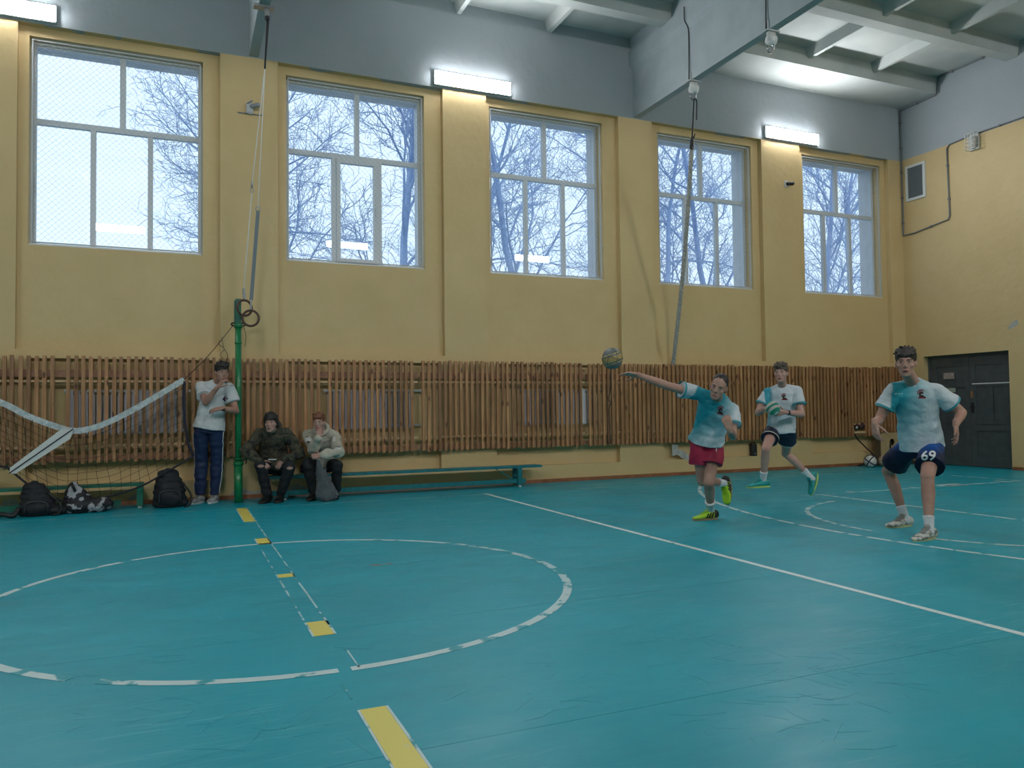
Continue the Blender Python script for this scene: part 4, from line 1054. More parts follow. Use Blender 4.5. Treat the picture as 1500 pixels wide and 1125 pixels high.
def head_parts(root, T, s, hair, style, skinm, open_mouth=False, closed=False, seed=0):
    P = lambda x, y, z: T @ (V((x, y, z))*s)
    R = T.to_3x3()
    for q in (-1, 1):
        g = G(); g.ball(P(q*.032, .0715, .001), (.0145*s, .0105*s, .0065*s), R, 12, 8); eo = g.obj('eye', MEYEW, root, True)
        g = G(); g.ball(P(q*.032+.001, .0785, .001), (.0062*s, .0042*s, .0060*s), R, 10, 6); g.obj('iris', MIRIS, eo, True)
        g = G(); g.cap(P(q*.016, .0885, .020), P(q*.034, .0865, .026), .0034*s, .0036*s, n=6); g.cap(P(q*.034, .0865, .026), P(q*.052, .073, .020), .0036*s, .0022*s, n=6); g.obj('eyebrow', hair if hair is not HRED else M('red_brow', (.22, .11, .07), .6), root, True)
        g = G(); g.cap(P(q*.019, .0815, .0075), P(q*.033, .0835, .0095), .0018*s, n=5); g.cap(P(q*.033, .0835, .0095), P(q*.046, .0755, .006), .0018*s, n=5); g.obj('eyelid_line', M('lash', (.05, .03, .03), .6), root, True)
    g = G(); g.cap(P(-.021, .0885, -.070), P(0, .0935, -.068), .0042*s, .0052*s, n=8); g.cap(P(0, .0935, -.068), P(.021, .0885, -.070), .0052*s, .0042*s, n=8)
    g.cap(P(-.015, .0885, -.079), P(.015, .0885, -.079), .0058*s, n=8); g.obj('lips', MLIP, root, True)
    if open_mouth: g = G(); g.ball(P(0, .0925, -.0745), (.014*s, .005*s, .0052*s), R, 10, 6); g.obj('open_mouth', M('mouth_dark', (.02, .008, .008), .6), root, True)
    g = G()
    if style == 'buzz':
        g.ball(P(0, -.022, .043), (.0785*s, .0965*s, .083*s), R, 28, 18); g.ball(P(0, -.050, .0), (.068*s, .060*s, .050*s), R)
    else:
        rr = random.Random(seed+5)
        g.ball(P(0, -.020, .046), (.084*s, .103*s, .092*s), R, 28, 18); g.ball(P(0, -.050, .0), (.076*s, .066*s, .062*s), R)
        low = {'short': .078, 'fringe': .060, 'messy': .046}[style]; L0 = {'short': .020, 'fringe': .030, 'messy': .030}[style]
        n = 17
        for k in range(n):
            f = -1+2*k/(n-1); a0 = f*1.25                       # fringe locks fan over the forehead
            e = V((sin(a0)*.080, cos(a0)*.100-.008, low+.018*f*f+rr.uniform(-.007, .007)))
            m0 = V((sin(a0)*.066, cos(a0)*.080-.012, .106+rr.uniform(-.004, .006)))
            g.cap(P(*m0), P(*e), .015*s, .008*s, n=8)
        if style == 'messy':
            for q in (-1, 1):
                g.cap(P(q*.078, .020, .05), P(q*.084, .006, -.030), .014*s, .008*s, n=8); g.cap(P(q*.078, -.02, .03), P(q*.088, -.03, -.065), .017*s, .010*s, n=8)
            g.ball(P(0, -.055, -.03), (.076*s, .058*s, .06*s), R)
        for k in range({'short': 22, 'fringe': 16, 'messy': 40}[style]):
            a = rr.uniform(0, 2*pi); e = rr.uniform(.35, 1.4); d = V((cos(a)*cos(e), sin(a)*cos(e), sin(e))); t2 = V((rr.uniform(-.02, .02), rr.uniform(-.005, .03), 0))
            g.cap(P(d.x*.074, d.y*.09-.02, .046+d.z*.080), P(d.x*.090+t2.x, d.y*.108-.02+t2.y, .046+d.z*.099), .014*s, .007*s, n=6)
    me = g.remeshed(.0045*s, 2, .5, lambda p: nz(p+V((seed, 0, 0)), 45, .0035)+nz(V((p.x, p.y, p.z*.3)), 150, .0022) if style != 'buzz' else nz(p, 90, .0015))
    finish('hair', me, hair, root, True)

def frame(fwd, up=(0, 0, 1), roll=0, origin=(0, 0, 0)):
    y = V(fwd).normalized(); z = V(up); x = y.cross(z).normalized(); z = x.cross(y)
    M_ = Matrix((x, y, z)).transposed().to_4x4()
    M_ = M_ @ Matrix.Rotation(roll, 4, 'Y'); M_.translation = V(origin); return M_

TR = [(-.14, .095, .078), (0, .144, .096), (.2, .140, .092), (.42, .130, .086), (.68, .152, .106), (.86, .160, .098), (.95, .118, .075), (1.02, .060, .056)]
def torso_pts(P, N_p, side0, side1, fwd, bend=0.0, rings=TR, grow=0.0, s=1.0, t0=None, tmax=9, wob=None):
    "rings along the spine curve P->N"
    up = N_p-P; C = (P+N_p)/2+fwd*bend; o = []
    for t, rx, ry in rings:
        if t > tmax: continue
        q = P*(1-t)**2 + C*2*t*(1-t) + N_p*t*t if 0 <= t <= 1 else (P+(C-P)*2*t if t < 0 else N_p+(N_p-C)*2*(t-1))
        tan = ((C-P)*(1-t)+(N_p-C)*t).normalized(); sd = side0.lerp(side1, min(max(t, 0), 1)); sd = (sd-tan*sd.dot(tan)).normalized()
        fw = tan.cross(sd); 
        o.append((q, sd*(rx+grow)*s, fw*(ry+grow)*s))
    return o

def shoe(root, ankle, fwd, up, mat_u, mat_s, mat_l, s=1.0, stripes=None, solemat=None, name='shoe', lowcut=True, accent=None):
    y = V(fwd).normalized(); z = V(up); z = (z-y*z.dot(y)).normalized(); x = y.cross(z)
    A = V(ankle)
    P = lambda a, b, c: A+(x*a+y*b+z*(c-.085))*s
    def X(v): return x*v*s
    def Z(v): return z*v*s
    # rings along the length (y): half width, bottom, top
    R = [(-.078, .018, .022, .055), (-.070, .030, .014, .080), (-.045, .036, .012, .093), (-.01, .037, .012, .094), (.03, .038, .012, .086), (.07, .043, .012, .068), (.11, .048, .012, .052), (.15, .047, .012, .042), (.18, .038, .012, .036), (.198, .020, .014, .028)]
    g = G(); g.loft([(P(0, yy_, (b+t)/2), X(w_), Z((t-b)/2)) for yy_, w_, b, t in R], 20, ex=2.4)
    sh = g.obj(name, mat_u, root, True)
    g = G(); n = 24; low = []; hi = []
    for k in range(n):
        a = 2*pi*k/n; c, q = cos(a), sin(a); yy_ = .062+.144*q; w_ = .049 - .012*max(0, -q) - .006*max(0, q)**3
        low.append(P(w_*c*.96, yy_, 0)); hi.append(P(w_*c, yy_, .020))
    g.add(low+hi, [tuple(range(n-1, -1, -1)), tuple(range(n, 2*n))]+[(i, (i+1) % n, n+(i+1) % n, n+i) for i in range(n)]); g.obj('sole', mat_s, sh)
    g = G()
    for k in range(5):
        f = k/4; yy_ = .045+.055*f; zz = .084-.024*f
        g.cap(P(-.020, yy_, zz+.002), P(.020, yy_+.006, zz), .0032*s, n=6)
    g.cap(P(-.006, .04, .088), P(-.028, .05, .088), .004*s, n=6); g.cap(P(.006, .04, .088), P(.028, .055, .086), .004*s, n=6)
    g.obj('laces', mat_l, sh, True)
    g = G(); g.cap(P(0, -.020, .070), P(0, .022, .098), .030*s, .026*s, n=14); g.obj('shoe_tongue', accent or mat_l, sh, True)
    if stripes:
        g = G()
        for sd in (-1, 1):
            for k in range(3):
                yy_ = .0+.030*k; g.bar(P(sd*.036, yy_-.012, .074-.006*k), P(sd*.050, yy_+.020, .024), .014*s, .005*s, up=x, mi=0)
        g.obj('side_stripe', stripes, sh)
        g = G(); g.loft([(P(0, a, .052), X(b), Z(c)) for a, b, c in ((-.081, .016, .022), (-.071, .0325, .034), (-.045, .0385, .043), (-.022, .0390, .040))], 16, ex=2.4); g.obj('heel_counter', stripes, sh, True)
    return sh

def sock(root, ankle, knee, frac, mat, s=1.0, fold=0.0):
    a = V(ankle); d = V(knee)-a; g = G()
    g.cap(a-d.normalized()*.035, a+d*.12, .040*s, .040*s, n=18); g.cap(a+d*.1, a+d*frac, .040*s, (.044+.10*max(0, frac-.25))*s, n=18, flat1=True)
    g.cap(a+d*(frac-.05), a+d*frac, (.046+.10*max(0, frac-.25))*s, n=18, flat=True)
    me = g.remeshed(.006, 2, .5, lambda p: nz(p, 40, .002)); return finish('sock', me, mat, root, True)

def bvh_of(me_obj):
    me = me_obj.data; o = ORG[me_obj.name]
    return BVHTree.FromPolygons([v.co+o for v in me.vertices], [tuple(p.vertices) for p in me.polygons])
def decal(name, polys, c, right, upv, nrm, target, mat, parent, off=.0025, cuts=2, mats=None):
    "flat print laid on the cloth: polys are 2-d outlines in metres"
    bv = bvh_of(target); c = V(c); right = V(right).normalized(); upv = V(upv).normalized(); nrm = (CAM-c).normalized()
    h = bv.ray_cast(c+nrm*1.5, -nrm)
    if h[0] is not None: c = h[0]; 
    right = (right-nrm*right.dot(nrm)).normalized(); upv = (upv-nrm*upv.dot(nrm)).normalized()
    bm = bmesh.new()
    for i, poly in enumerate(polys):
        vs = [bm.verts.new((p[0], p[1], 0)) for p in poly]
        try: f = bm.faces.new(vs); f.material_index = i if mats else 0
        except ValueError: pass
    bmesh.ops.triangulate(bm, faces=bm.faces)
    if cuts: bmesh.ops.subdivide_edges(bm, edges=bm.edges[:], cuts=cuts, use_grid_fill=True)
    for v in bm.verts:
        p = c+right*v.co.x+upv*v.co.y
        h = bv.ray_cast(p+nrm*.35, -nrm)
        if h[0] is None: h = bv.find_nearest(p)
        v.co = h[0]+nrm*off
    me = bpy.data.meshes.new(name); bm.to_mesh(me); bm.free()
    return finish(name, me, mats or mat, parent, True)
def text_polys(txt, size):
    cu = bpy.data.curves.new('t', 'FONT'); cu.body = txt; cu.size = size; cu.align_x = 'CENTER'; cu.align_y = 'CENTER'; cu.offset = size*.02; cu.resolution_u = 3
    o = bpy.data.objects.new('t', cu); COL.objects.link(o); dg = bpy.context.evaluated_depsgraph_get()
    me = bpy.data.meshes.new_from_object(o.evaluated_get(dg), depsgraph=dg); P = [[(me.vertices[i].co.x, me.vertices[i].co.y) for i in p.vertices] for p in me.polygons]
    bpy.data.objects.remove(o); return P
HELMET = [[(-.028, -.034), (.030, -.034), (.034, -.026), (.016, -.020), (.014, -.008), (-.004, -.012), (-.004, -.002), (.016, .002), (.016, .012), (.006, .024), (-.008, .026), (-.022, .016), (-.026, .0), (-.020, -.022)]]
CREST = [[(-.030, .002), (-.026, .018), (-.010, .031), (.010, .031), (.024, .022), (.020, .036), (.002, .044), (-.018, .040), (-.034, .024), (-.038, .004), (-.034, -.012)], [(-.036, -.044), (.040, -.044), (.034, -.034), (-.030, -.034)]]
MHEL = M('emblem_dark', (.045, .012, .014), .6); MCRE = M('emblem_red', (.24, .02, .02), .6)
def emblem(parent, shirt, c, right, up, n, s=1.0):
    s *= .80
    sc = lambda P: [[(x*s, y*s) for x, y in p] for p in P]
    e = decal('chest_emblem', sc(HELMET), c, right, up, n, shirt, MHEL, parent); decal('emblem_crest', sc(CREST), c, right, up, n, shirt, MCRE, e if False else parent, .003)

def grad_mat(name, a, b, c1, c2, mid=None, noise_amt=.25, rough=.55):
    "two-colour sports print blending from world point a (c1) to b (c2); coordinates are the garment's own"
    m = bpy.data.materials.new(name); m.use_nodes = True
    nt = m.node_tree; N = nt.nodes; L = nt.links; p = N['Principled BSDF']; p.inputs['Roughness'].default_value = rough; p.inputs['Specular IOR Level'].default_value = .25
    tc = N.new('ShaderNodeTexCoord'); a = V(a); b = V(b); d = b-a; k = d/(d.length**2)
    dt = N.new('ShaderNodeVectorMath'); dt.operation = 'DOT_PRODUCT'; dt.inputs[1].default_value = k; L.new(tc.outputs['Object'], dt.inputs[0])
    sb = N.new('ShaderNodeMath'); sb.operation = 'SUBTRACT'; L.new(dt.outputs['Value'], sb.inputs[0]); sb.inputs[1].default_value = a.dot(k)
    n = N.new('ShaderNodeTexNoise'); n.inputs['Scale'].default_value = 14; n.inputs['Detail'].default_value = 6; L.new(tc.outputs['Object'], n.inputs['Vector'])
    ad = N.new('ShaderNodeMath'); ad.operation = 'MULTIPLY_ADD'; L.new(n.outputs[0], ad.inputs[0]); ad.inputs[1].default_value = noise_amt; L.new(sb.outputs[0], ad.inputs[2])
    s2 = N.new('ShaderNodeMath'); s2.operation = 'SUBTRACT'; L.new(ad.outputs[0], s2.inputs[0]); s2.inputs[1].default_value = noise_amt/2
    cr = N.new('ShaderNodeValToRGB'); e = cr.color_ramp.elements; e[0].color = (*c1, 1); e[1].color = (*c2, 1)
    if mid: q = e.new(.5); q.color = (*mid, 1)
    L.new(s2.outputs[0], cr.inputs[0]); L.new(cr.outputs[0], p.inputs['Base Color'])
    nb = N.new('ShaderNodeTexNoise'); nb.inputs['Scale'].default_value = 7; nb.inputs['Detail'].default_value = 2; nb.inputs['Distortion'].default_value = 1.5; L.new(tc.outputs['Object'], nb.inputs['Vector'])
    bp = N.new('ShaderNodeBump'); bp.inputs['Strength'].default_value = .5; bp.inputs['Distance'].default_value = .02; L.new(nb.outputs[0], bp.inputs['Height']); L.new(bp.outputs[0], p.inputs['Normal'])
    return m

class Person:
    """Joints in world space. side vectors point to the VIEWER'S right; limb 'l' is on the viewer's left."""
    def __init__(s, label, P, N_p, head, hfwd, side0, side1, ank, wr, knee, elbow, sc=1.0, hup=(0, 0, 1), hroll=0, bend=0, base=None, skin=MSKIN, group=None, shw=.168, hipw=.088):
        s.sc = sc; s.P = V(P); s.N = V(N_p); s.side0 = V(side0).normalized(); s.side1 = V(side1).normalized(); s.bend = bend
        up = (s.N-s.P).normalized(); s.up = up; s.fwd = s.side1.cross(up).normalized()
        if s.fwd.dot(CAM-s.N) < 0: s.fwd = -s.fwd
        s.skin = skin
        s.hip = {'l': s.P-s.side0*hipw*sc, 'r': s.P+s.side0*hipw*sc}
        s.sh = {'l': s.N-up*.070*sc-s.side1*shw*sc, 'r': s.N-up*.070*sc+s.side1*shw*sc}
        s.ank = {k: V(v) for k, v in ank.items()}; s.wr = {k: V(v) for k, v in wr.items()}
        s.kn = {k: ik(s.hip[k], s.ank[k], .43*sc, .42*sc, knee[k]) for k in 'lr'}
        s.el = {k: ik(s.sh[k], s.wr[k], .295*sc, .265*sc, elbow[k]) for k in 'lr'}
        s.hs = sc*.97; s.T = frame(hfwd, hup, hroll, head)
        b = V(base) if base is not None else V(((s.ank['l'].x+s.ank['r'].x)/2, (s.ank['l'].y+s.ank['r'].y)/2, 0))
        s.root = thing('person', label, 'person', b)
    def body(s, hands, feet=None, voxel=.0058):
        g = G(); k = s.sc
        g.loft(torso_pts(s.P, s.N, s.side0, s.side1, s.fwd, s.bend, s=k), 26)
        nk = s.T @ (V((0, -.030, -.075))*s.hs); g.cap(s.N-s.up*.03, nk, .055*k, .051*k, n=18); g.cap(nk, s.T @ (V((0, -.03, -.03))*s.hs), .051*k, .052*k, n=16)
        head_geo(g, s.T, s.hs)
        for c in 'lr':
            sd = 1 if c == 'r' else -1
            S, E, Wr = s.sh[c], s.el[c], s.wr[c]
            g.cap(s.N-s.up*.042*k, S-s.up*.008, .038*k, .042*k); g.cap(S-s.up*.01-s.side1*sd*.05*k, S, .050*k, .048*k); g.cap(S, E, .052*k, .039*k, n=16)
            m_ = E.lerp(Wr, .30); g.cap(E, m_, .040*k, .041*k, n=16); g.cap(m_, Wr, .041*k, .0255*k, n=16)
            H_, K_, A_ = s.hip[c], s.kn[c], s.ank[c]
            g.cap(H_, K_, .078*k, .054*k, n=18); g.ball(K_, .055*k)
            d = (A_-K_); bk = (K_-H_).normalized(); mm = K_.lerp(A_, .32); off = (d.normalized()*1.0-bk)
            cal = -(d.normalized().cross((H_-K_).normalized().cross(d.normalized())))
            cal = cal.normalized()*.012*k if cal.length > .1 else V((0, 0, 0))
            g.cap(K_, mm-cal, .050*k, .053*k, n=16); g.cap(mm-cal, K_.lerp(A_, .85), .053*k, .034*k, n=16); g.cap(K_.lerp(A_, .85), A_, .034*k, .036*k, n=14)
            if feet: g.cap(A_+V((0, 0, -.04*k)), A_+V(feet[c]).normalized()*.12*k+V((0, 0, -.05*k)), .030*k, .025*k, n=12)
        for (c, fd, bk, ts, kw) in hands: hand(g, s.wr[c], fd, bk, ts, s.sc*1.0, **kw)
        s.bodymesh = finish('body', g.remeshed(voxel, 2, .5), s.skin, s.root, True)
        return s
    def shirt(s, mat, sleeve=.52, grow=.0, hem=-.10, fold=.010, sl_r=(.066, .079), name='shirt', bulky=0, voxel=.0068, seed=0, long=False, cuff=None, hemr=(.182, .136)):
        g = G(); k = s.sc
        R = [(hem, hemr[0], hemr[1]), (.02, hemr[0]-.006, hemr[1]-.004), (.2, .170, .122), (.42, .158, .112), (.68, .170, .124), (.86, .170, .112), (.945, .138, .090), (1.0, .078, .068), (1.03, .068, .062)]
        g.loft(torso_pts(s.P, s.N, s.side0, s.side1, s.fwd, s.bend, R, grow+bulky, k), 30)
        for c in 'lr':
            sd = 1 if c == 'r' else -1; S, E, Wr = s.sh[c], s.el[c], s.wr[c]
            g.cap(s.N-s.up*.030*k+s.side1*sd*.03*k, S, (.058+bulky)*k, (.064+bulky)*k, n=18); g.cap(S-s.side1*sd*.05*k-s.up*.02, S, (.066+bulky)*k, (.064+bulky)*k, n=18)
            if not long: g.cap(S, S.lerp(E, sleeve), sl_r[0]*k, sl_r[1]*k, n=20, flat1=True)
            else:
                g.cap(S, E, (.064+bulky)*k, (.056+bulky*.8)*k, n=18); g.cap(E, Wr.lerp(E, .10), (.057+bulky*.8)*k, (.046+bulky*.5)*k, n=18)
        me = g.remeshed(voxel, 3, .5, lambda p: nz(V((p.x*1.6, p.y*1.6, p.z*.9))+V((seed, 0, 0)), 6, fold*1.5)+nz(V((p.x, p.y, p.z*1.5)), 13, fold*.7)+nz(p, 32, fold*.18))
        s.shirtobj = finish(name, me, mat, s.root, True)
        if cuff and not long:
            for c in 'lr':
                S, E = s.sh[c], s.el[c]; g = G(); a = S.lerp(E, sleeve-.045); b = S.lerp(E, sleeve+.012)
                n = 22; d = (b-a).normalized(); x = d.orthogonal().normalized(); y = d.cross(x); r1 = (sl_r[1]+.006)*k
                g.loft([(a, x*r1, y*r1), (b, x*r1*1.01, y*r1*1.01)], n, cap=False); g.obj('sleeve_cuff', cuff, s.root, True)
        return s
    def collar(s, mat, r=.070, th=.008, name='collar'):
        c = s.N+s.up*.012*s.sc; fw = s.fwd; P = []
        for i in range(28):
            t = 2*pi*i/28; P.append(c+s.side1*cos(t)*r*s.sc+fw*(sin(t)*(r*.95))*s.sc - s.up*(.022*max(0, sin(t)))*s.sc)
        G().tube(P, th*s.sc, 8, closed=True).obj(name, mat, s.root, True); return s
    def shorts(s, mat, frac=.58, r=(.104, .112), fold=.008, name='shorts', top=.16, seed=0):
        g = G(); k = s.sc
        g.loft(torso_pts(s.P, s.N, s.side0, s.side0.lerp(s.side1, .3), s.fwd, s.bend, [(-.16, .120, .090), (-.04, .150, .104), (.04, .146, .096), (top*.8, .132, .084)], 0, k), 26)
        for c in 'lr':
            a, b = s.hip[c].lerp(s.kn[c], .10), s.hip[c].lerp(s.kn[c], frac); g.cap(s.hip[c], b, .088*k, r[0]*k, n=22, flat1=True); g.cap(a, b, .092*k, r[1]*k, n=22, flat1=True)
        me = g.remeshed(.0068, 3, .5, lambda p: nz(V((p.x*1.5, p.y*1.5, p.z*.8))+V((seed, 3, 0)), 7, fold*1.4)+nz(p, 18, fold*.6))
        s.shortsobj = finish(name, me, mat, s.root, True); return s
    def trousers(s, mat, fold=.008, slim=0, name='trousers', seed=0):
        g = G(); k = s.sc
        g.loft(torso_pts(s.P, s.N, s.side0, s.side0.lerp(s.side1, .3), s.fwd, s.bend, [(-.16, .12, .09), (-.04, .148, .104), (.05, .138, .094), (.10, .124, .082)], 0, k), 26)
        for c in 'lr':
            H_, K_, A_ = s.hip[c], s.kn[c], s.ank[c]
            g.cap(H_, K_, (.088-slim)*k, (.074-slim)*k, n=20); g.cap(K_, K_.lerp(A_, .45), (.074-slim)*k, (.070-slim)*k, n=20); g.cap(K_.lerp(A_, .45), K_.lerp(A_, .97), (.070-slim)*k, (.056-slim*.8)*k, n=20, flat1=True)
        me = g.remeshed(.0068, 3, .5, lambda p: nz(V((p.x, p.y, p.z*2.2))+V((seed, 3, 0)), 7, fold*1.4)+nz(p, 18, fold*.6))
        s.trous = finish(name, me, mat, s.root, True); return s

dep = lambda p: (V(p)-CAM).dot(FW)
RTh = V((RT.x, RT.y, 0)).normalized(); FWh = V((FW.x, FW.y, 0)).normalized()
TEAL = (.025, .30, .36); WHT = (.58, .64, .68)
MCUFF = M('teal_cuff', (.02, .26, .31), .6); MSOCK = M('white_sock', (.66, .67, .70), .8, (.58, .6, .64), 20); MW2 = M('shirt_white_trim', (.62, .66, .70), .6)
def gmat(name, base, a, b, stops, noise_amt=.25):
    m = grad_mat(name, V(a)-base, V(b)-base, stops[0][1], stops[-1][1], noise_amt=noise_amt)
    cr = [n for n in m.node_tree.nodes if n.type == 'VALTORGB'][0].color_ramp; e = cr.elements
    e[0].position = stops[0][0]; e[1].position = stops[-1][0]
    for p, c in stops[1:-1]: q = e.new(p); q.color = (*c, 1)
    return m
CUP = dict(curl=(.5, .6, .7, .8), thumb=.5); FIST = dict(curl=(1.3, 1.35, 1.4, 1.4), thumb=1.1, spread=.0); OPEN = dict(curl=(.12, .15, .2, .25), thumb=.2, spread=.2)
Z3 = V((0, 0, 1)); R3, F3 = RTh, FWh

# the right-hand player, crouching slightly, number 69 on his shorts
p = Person('young player in blue shorts numbered 69 and white and teal shirt standing at the right',
    at(1350, 652, 7.08), at(1339, 560, 6.92), at(1327, 531, 6.80), -F3*.86-R3*.52-Z3*.03, R3*.93-F3*.30, R3*.93-F3*.33-Z3*.04,
    {'l': fl(1325, 757, .09), 'r': fl(1361, 774, .09)}, {'l': at(1281, 621, 6.78), 'r': at(1400, 622, 6.70)},
    {'l': (1304, 703), 'r': (1358, 699)}, {'l': (1292, 603), 'r': (1405, 598)}, sc=1.06, shw=.156, bend=-.02)
p.body([('l', -Z3*1.0+R3*.05-F3*.15, -R3-F3*.3, -1, CUP), ('r', -Z3*1.0-F3*.1, R3-F3*.3, 1, dict(curl=(.2, .3, .4, .5), thumb=.3))])
O = ORG[p.root.name]
ms = gmat('sports_shirt_right', O, at(1300, 590, 6.85), at(1378, 600, 6.85), [(.02, (.50, .56, .60)), (.14, (.50, .56, .60)), (.17, (.02, .26, .33)), (.34, (.03, .30, .37)), (.62, (.34, .48, .54)), (.80, (.50, .56, .61)), (1, (.55, .60, .65))], .10)
p.shirt(ms, .60, cuff=MCUFF, hem=-.03, hemr=(.186, .140), fold=.010, seed=1).collar(MW2)
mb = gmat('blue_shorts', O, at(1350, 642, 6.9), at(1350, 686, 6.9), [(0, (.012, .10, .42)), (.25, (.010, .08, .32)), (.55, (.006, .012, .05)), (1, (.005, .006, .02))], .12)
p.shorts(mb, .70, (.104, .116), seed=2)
emblem(p.root, p.shirtobj, at(1350, 577, 6.6), R3, Z3, -F3, 1.15)
decal('chest_mark', [[(-.035, -.006), (-.020, .008), (-.005, .0), (-.020, -.001)], [(.0, -.005), (.012, .006), (.016, .004), (.006, -.006)], [(.022, -.004), (.032, .007), (.035, .006), (.027, -.006)]], at(1316, 577, 6.6), R3, Z3, -F3, p.shirtobj, MW2, p.root, cuts=0)
decal('number_69', text_polys('69', .118), at(1360, 668, 6.5), R3, Z3+R3*.10, -F3, p.shortsobj, M('number_white', (.7, .72, .74), .6), p.root, .006, cuts=1)
MSH = M('white_grey_shoe', (.58, .57, .54), .5, (.16, .16, .15), 22, .48, .60); MSOLE = M('pale_yellow_sole', (.46, .46, .26), .5); MLG = M('grey_laces', (.30, .30, .29), .8)
for c, d in (('l', -R3*.92-F3*.36), ('r', -R3*.84-F3*.52)): shoe(p.root, p.ank[c], d, Z3, MSH, MSOLE, MLG, 1.12)
for c in 'lr': sock(p.root, p.ank[c], p.kn[c], .24, MSOCK, 1.0)
head_parts(p.root, p.T, p.hs, HDK, 'fringe', MSKIN, True)
P69 = p

# the thrower
p = Person('player in white and teal shirt and crimson shorts lunging with his throwing arm stretched out',
    at(1035, 645, 7.78), at(1051, 580, 7.46), at(1053, 566, 7.30), -F3*.82-R3*.42-Z3*.22, R3*.95-Z3*.10+F3*.15, R3*.86-Z3*.42-F3*.12,
    {'r': fl(1041, 748, .09), 'l': at(1060, 708, 8.12)}, {'l': at(934, 549, 7.36), 'r': at(1068, 628, 7.10)},
    {'r': tuple(at(1031, 680, 7.38)), 'l': tuple(at(1021, 708, 7.75))}, {'l': (978, 565), 'r': (1074, 640)}, sc=1.0, hup=UP*.94+RT*.34, bend=-.05)
p.body([('l', -R3*.97+Z3*.12, Z3*.8+F3*.3, 1, OPEN), ('r', -R3*.35+Z3*.9-F3*.2, -F3*.8-Z3*.1, 1, FIST)])
O = ORG[p.root.name]
ms = gmat('sports_shirt_thrower', O, at(1003, 560, 7.4), at(1070, 612, 7.4), [(0, (.50, .56, .60)), (.23, (.50, .56, .60)), (.27, (.015, .23, .30)), (.70, (.02, .27, .34)), (.98, (.42, .52, .56)), (1, (.55, .60, .65))], .10)
p.shirt(ms, .60, cuff=MCUFF, hem=-.01, hemr=(.190, .152), fold=.010, seed=4)
mr = M('crimson_shorts', (.36, .008, .05), .6, (.29, .006, .04), 6)
p.shorts(mr, .56, (.098, .110), seed=6, fold=.010)
emblem(p.root, p.shirtobj, at(1056, 601, 6.8), R3*.95-Z3*.3, Z3*.95+R3*.3, -F3, 1.15)
decal('shorts_mark', [[(-.004, -.02), (.004, -.02), (.010, .02), (.002, .02)]], at(1049, 658, 6.9), R3, Z3, -F3, p.shortsobj, MW2, p.root)
MNEON = M('neon_shoe', (.38, .66, .02), .45, (.33, .58, .02), 12); MSB = M('shoe_black', (.01, .011, .012), .5); MGUM = M('gum_sole', (.30, .22, .12), .6)
shoe(p.root, p.ank['r'], -R3*.93-F3*.34, Z3, MNEON, MGUM, MNEON, 1.05, stripes=MSB)
shoe(p.root, p.ank['l'], -Z3*.93-R3*.12-F3*.3, -F3*.55-R3*.60, MNEON, MGUM, MNEON, 1.05, stripes=MSB)
sock(p.root, p.ank['r'], p.kn['r'], .34, MSOCK); sock(p.root, p.ank['l'], p.kn['l'], .30, MSOCK)
head_parts(p.root, p.T, p.hs, HB, 'buzz', MSKIN)

# the runner with the green ball
p = Person('running player in white shirt and navy shorts carrying a small ball to his chest',
    at(1144, 629, 9.42), at(1146, 566, 9.34), at(1144, 546, 9.22), -F3*.80-R3*.50, R3*.90-F3*.38, R3*.90-F3*.36,
    {'l': at(1118, 703, 9.30), 'r': at(1187, 698.5, 9.60)}, {'l': at(1121, 599, 9.12), 'r': at(1150, 604, 9.08)},
    {'l': (1120, 663), 'r': (1156, 668)}, {'l': (1117, 592), 'r': (1172, 602)}, sc=.97, skin=MSKIN2)
bc = at(1132, 598, 9.04)
p.body([('l', -F3*.75+R3*.35-Z3*.15, -R3*.9, -1, dict(curl=(.35, .4, .45, .5), thumb=.3)), ('r', -R3*.92-F3*.28-Z3*.12, -F3*.75-Z3*.35+R3*.1, 1, dict(curl=(.3, .35, .4, .45), thumb=.3))])
O = ORG[p.root.name]
ms = gmat('sports_shirt_runner', O, at(1118, 590, 9.2), at(1160, 590, 9.2), [(.05, (.50, .56, .60)), (.17, (.50, .56, .60)), (.20, (.02, .26, .36)), (.36, (.06, .32, .42)), (.46, (.50, .57, .62)), (1, (.55, .60, .65))], .08)
p.shirt(ms, .58, cuff=MCUFF, hem=-.05, seed=7, fold=.010).collar(MW2, .066, .006)
mn = M('navy_shorts', (.006, .009, .032), .6, (.009, .013, .04), 8); p.shorts(mn, .48, (.104, .112), seed=3)
for c in 'lr':
    a = p.hip[c].lerp(p.kn[c], .455); b = p.hip[c].lerp(p.kn[c], .50); d = (b-a).normalized(); x = d.orthogonal().normalized(); y = d.cross(x); r1 = .112*p.sc
    G().loft([(a, x*r1, y*r1), (b, x*r1*1.01, y*r1*1.01)], 22, cap=False).obj('shorts_hem_trim', M('cream_trim', (.42, .42, .36), .7), p.root, True)
emblem(p.root, p.shirtobj, at(1149, 581, 8.9), R3, Z3, -F3, 1.2)
decal('shorts_crest', [[(-.03, .02), (.035, .01), (.02, -.03), (-.01, -.025)]], at(1143, 632, 8.9), R3, Z3, -F3, p.shortsobj, M('crest_tan', (.20, .15, .08), .6), p.root)
MTS = M('teal_shoe', (.01, .33, .33), .45, (.01, .26, .27), 14); MLIME = M('lime_sole', (.42, .60, .16), .5)
shoe(p.root, p.ank['l'], -R3*.97-F3*.1-Z3*.02, Z3*.98-R3*.08, MTS, MLIME, MTS, 1.05); shoe(p.root, p.ank['r'], -Z3*.88-R3*.36-F3*.2, -R3*.9+Z3*.25-F3*.3, MTS, MLIME, MTS, 1.05)
for c in 'lr': sock(p.root, p.ank[c], p.kn[c], .28, MSOCK, .97)
head_parts(p.root, p.T, p.hs, HBR, 'short', MSKIN2, True)
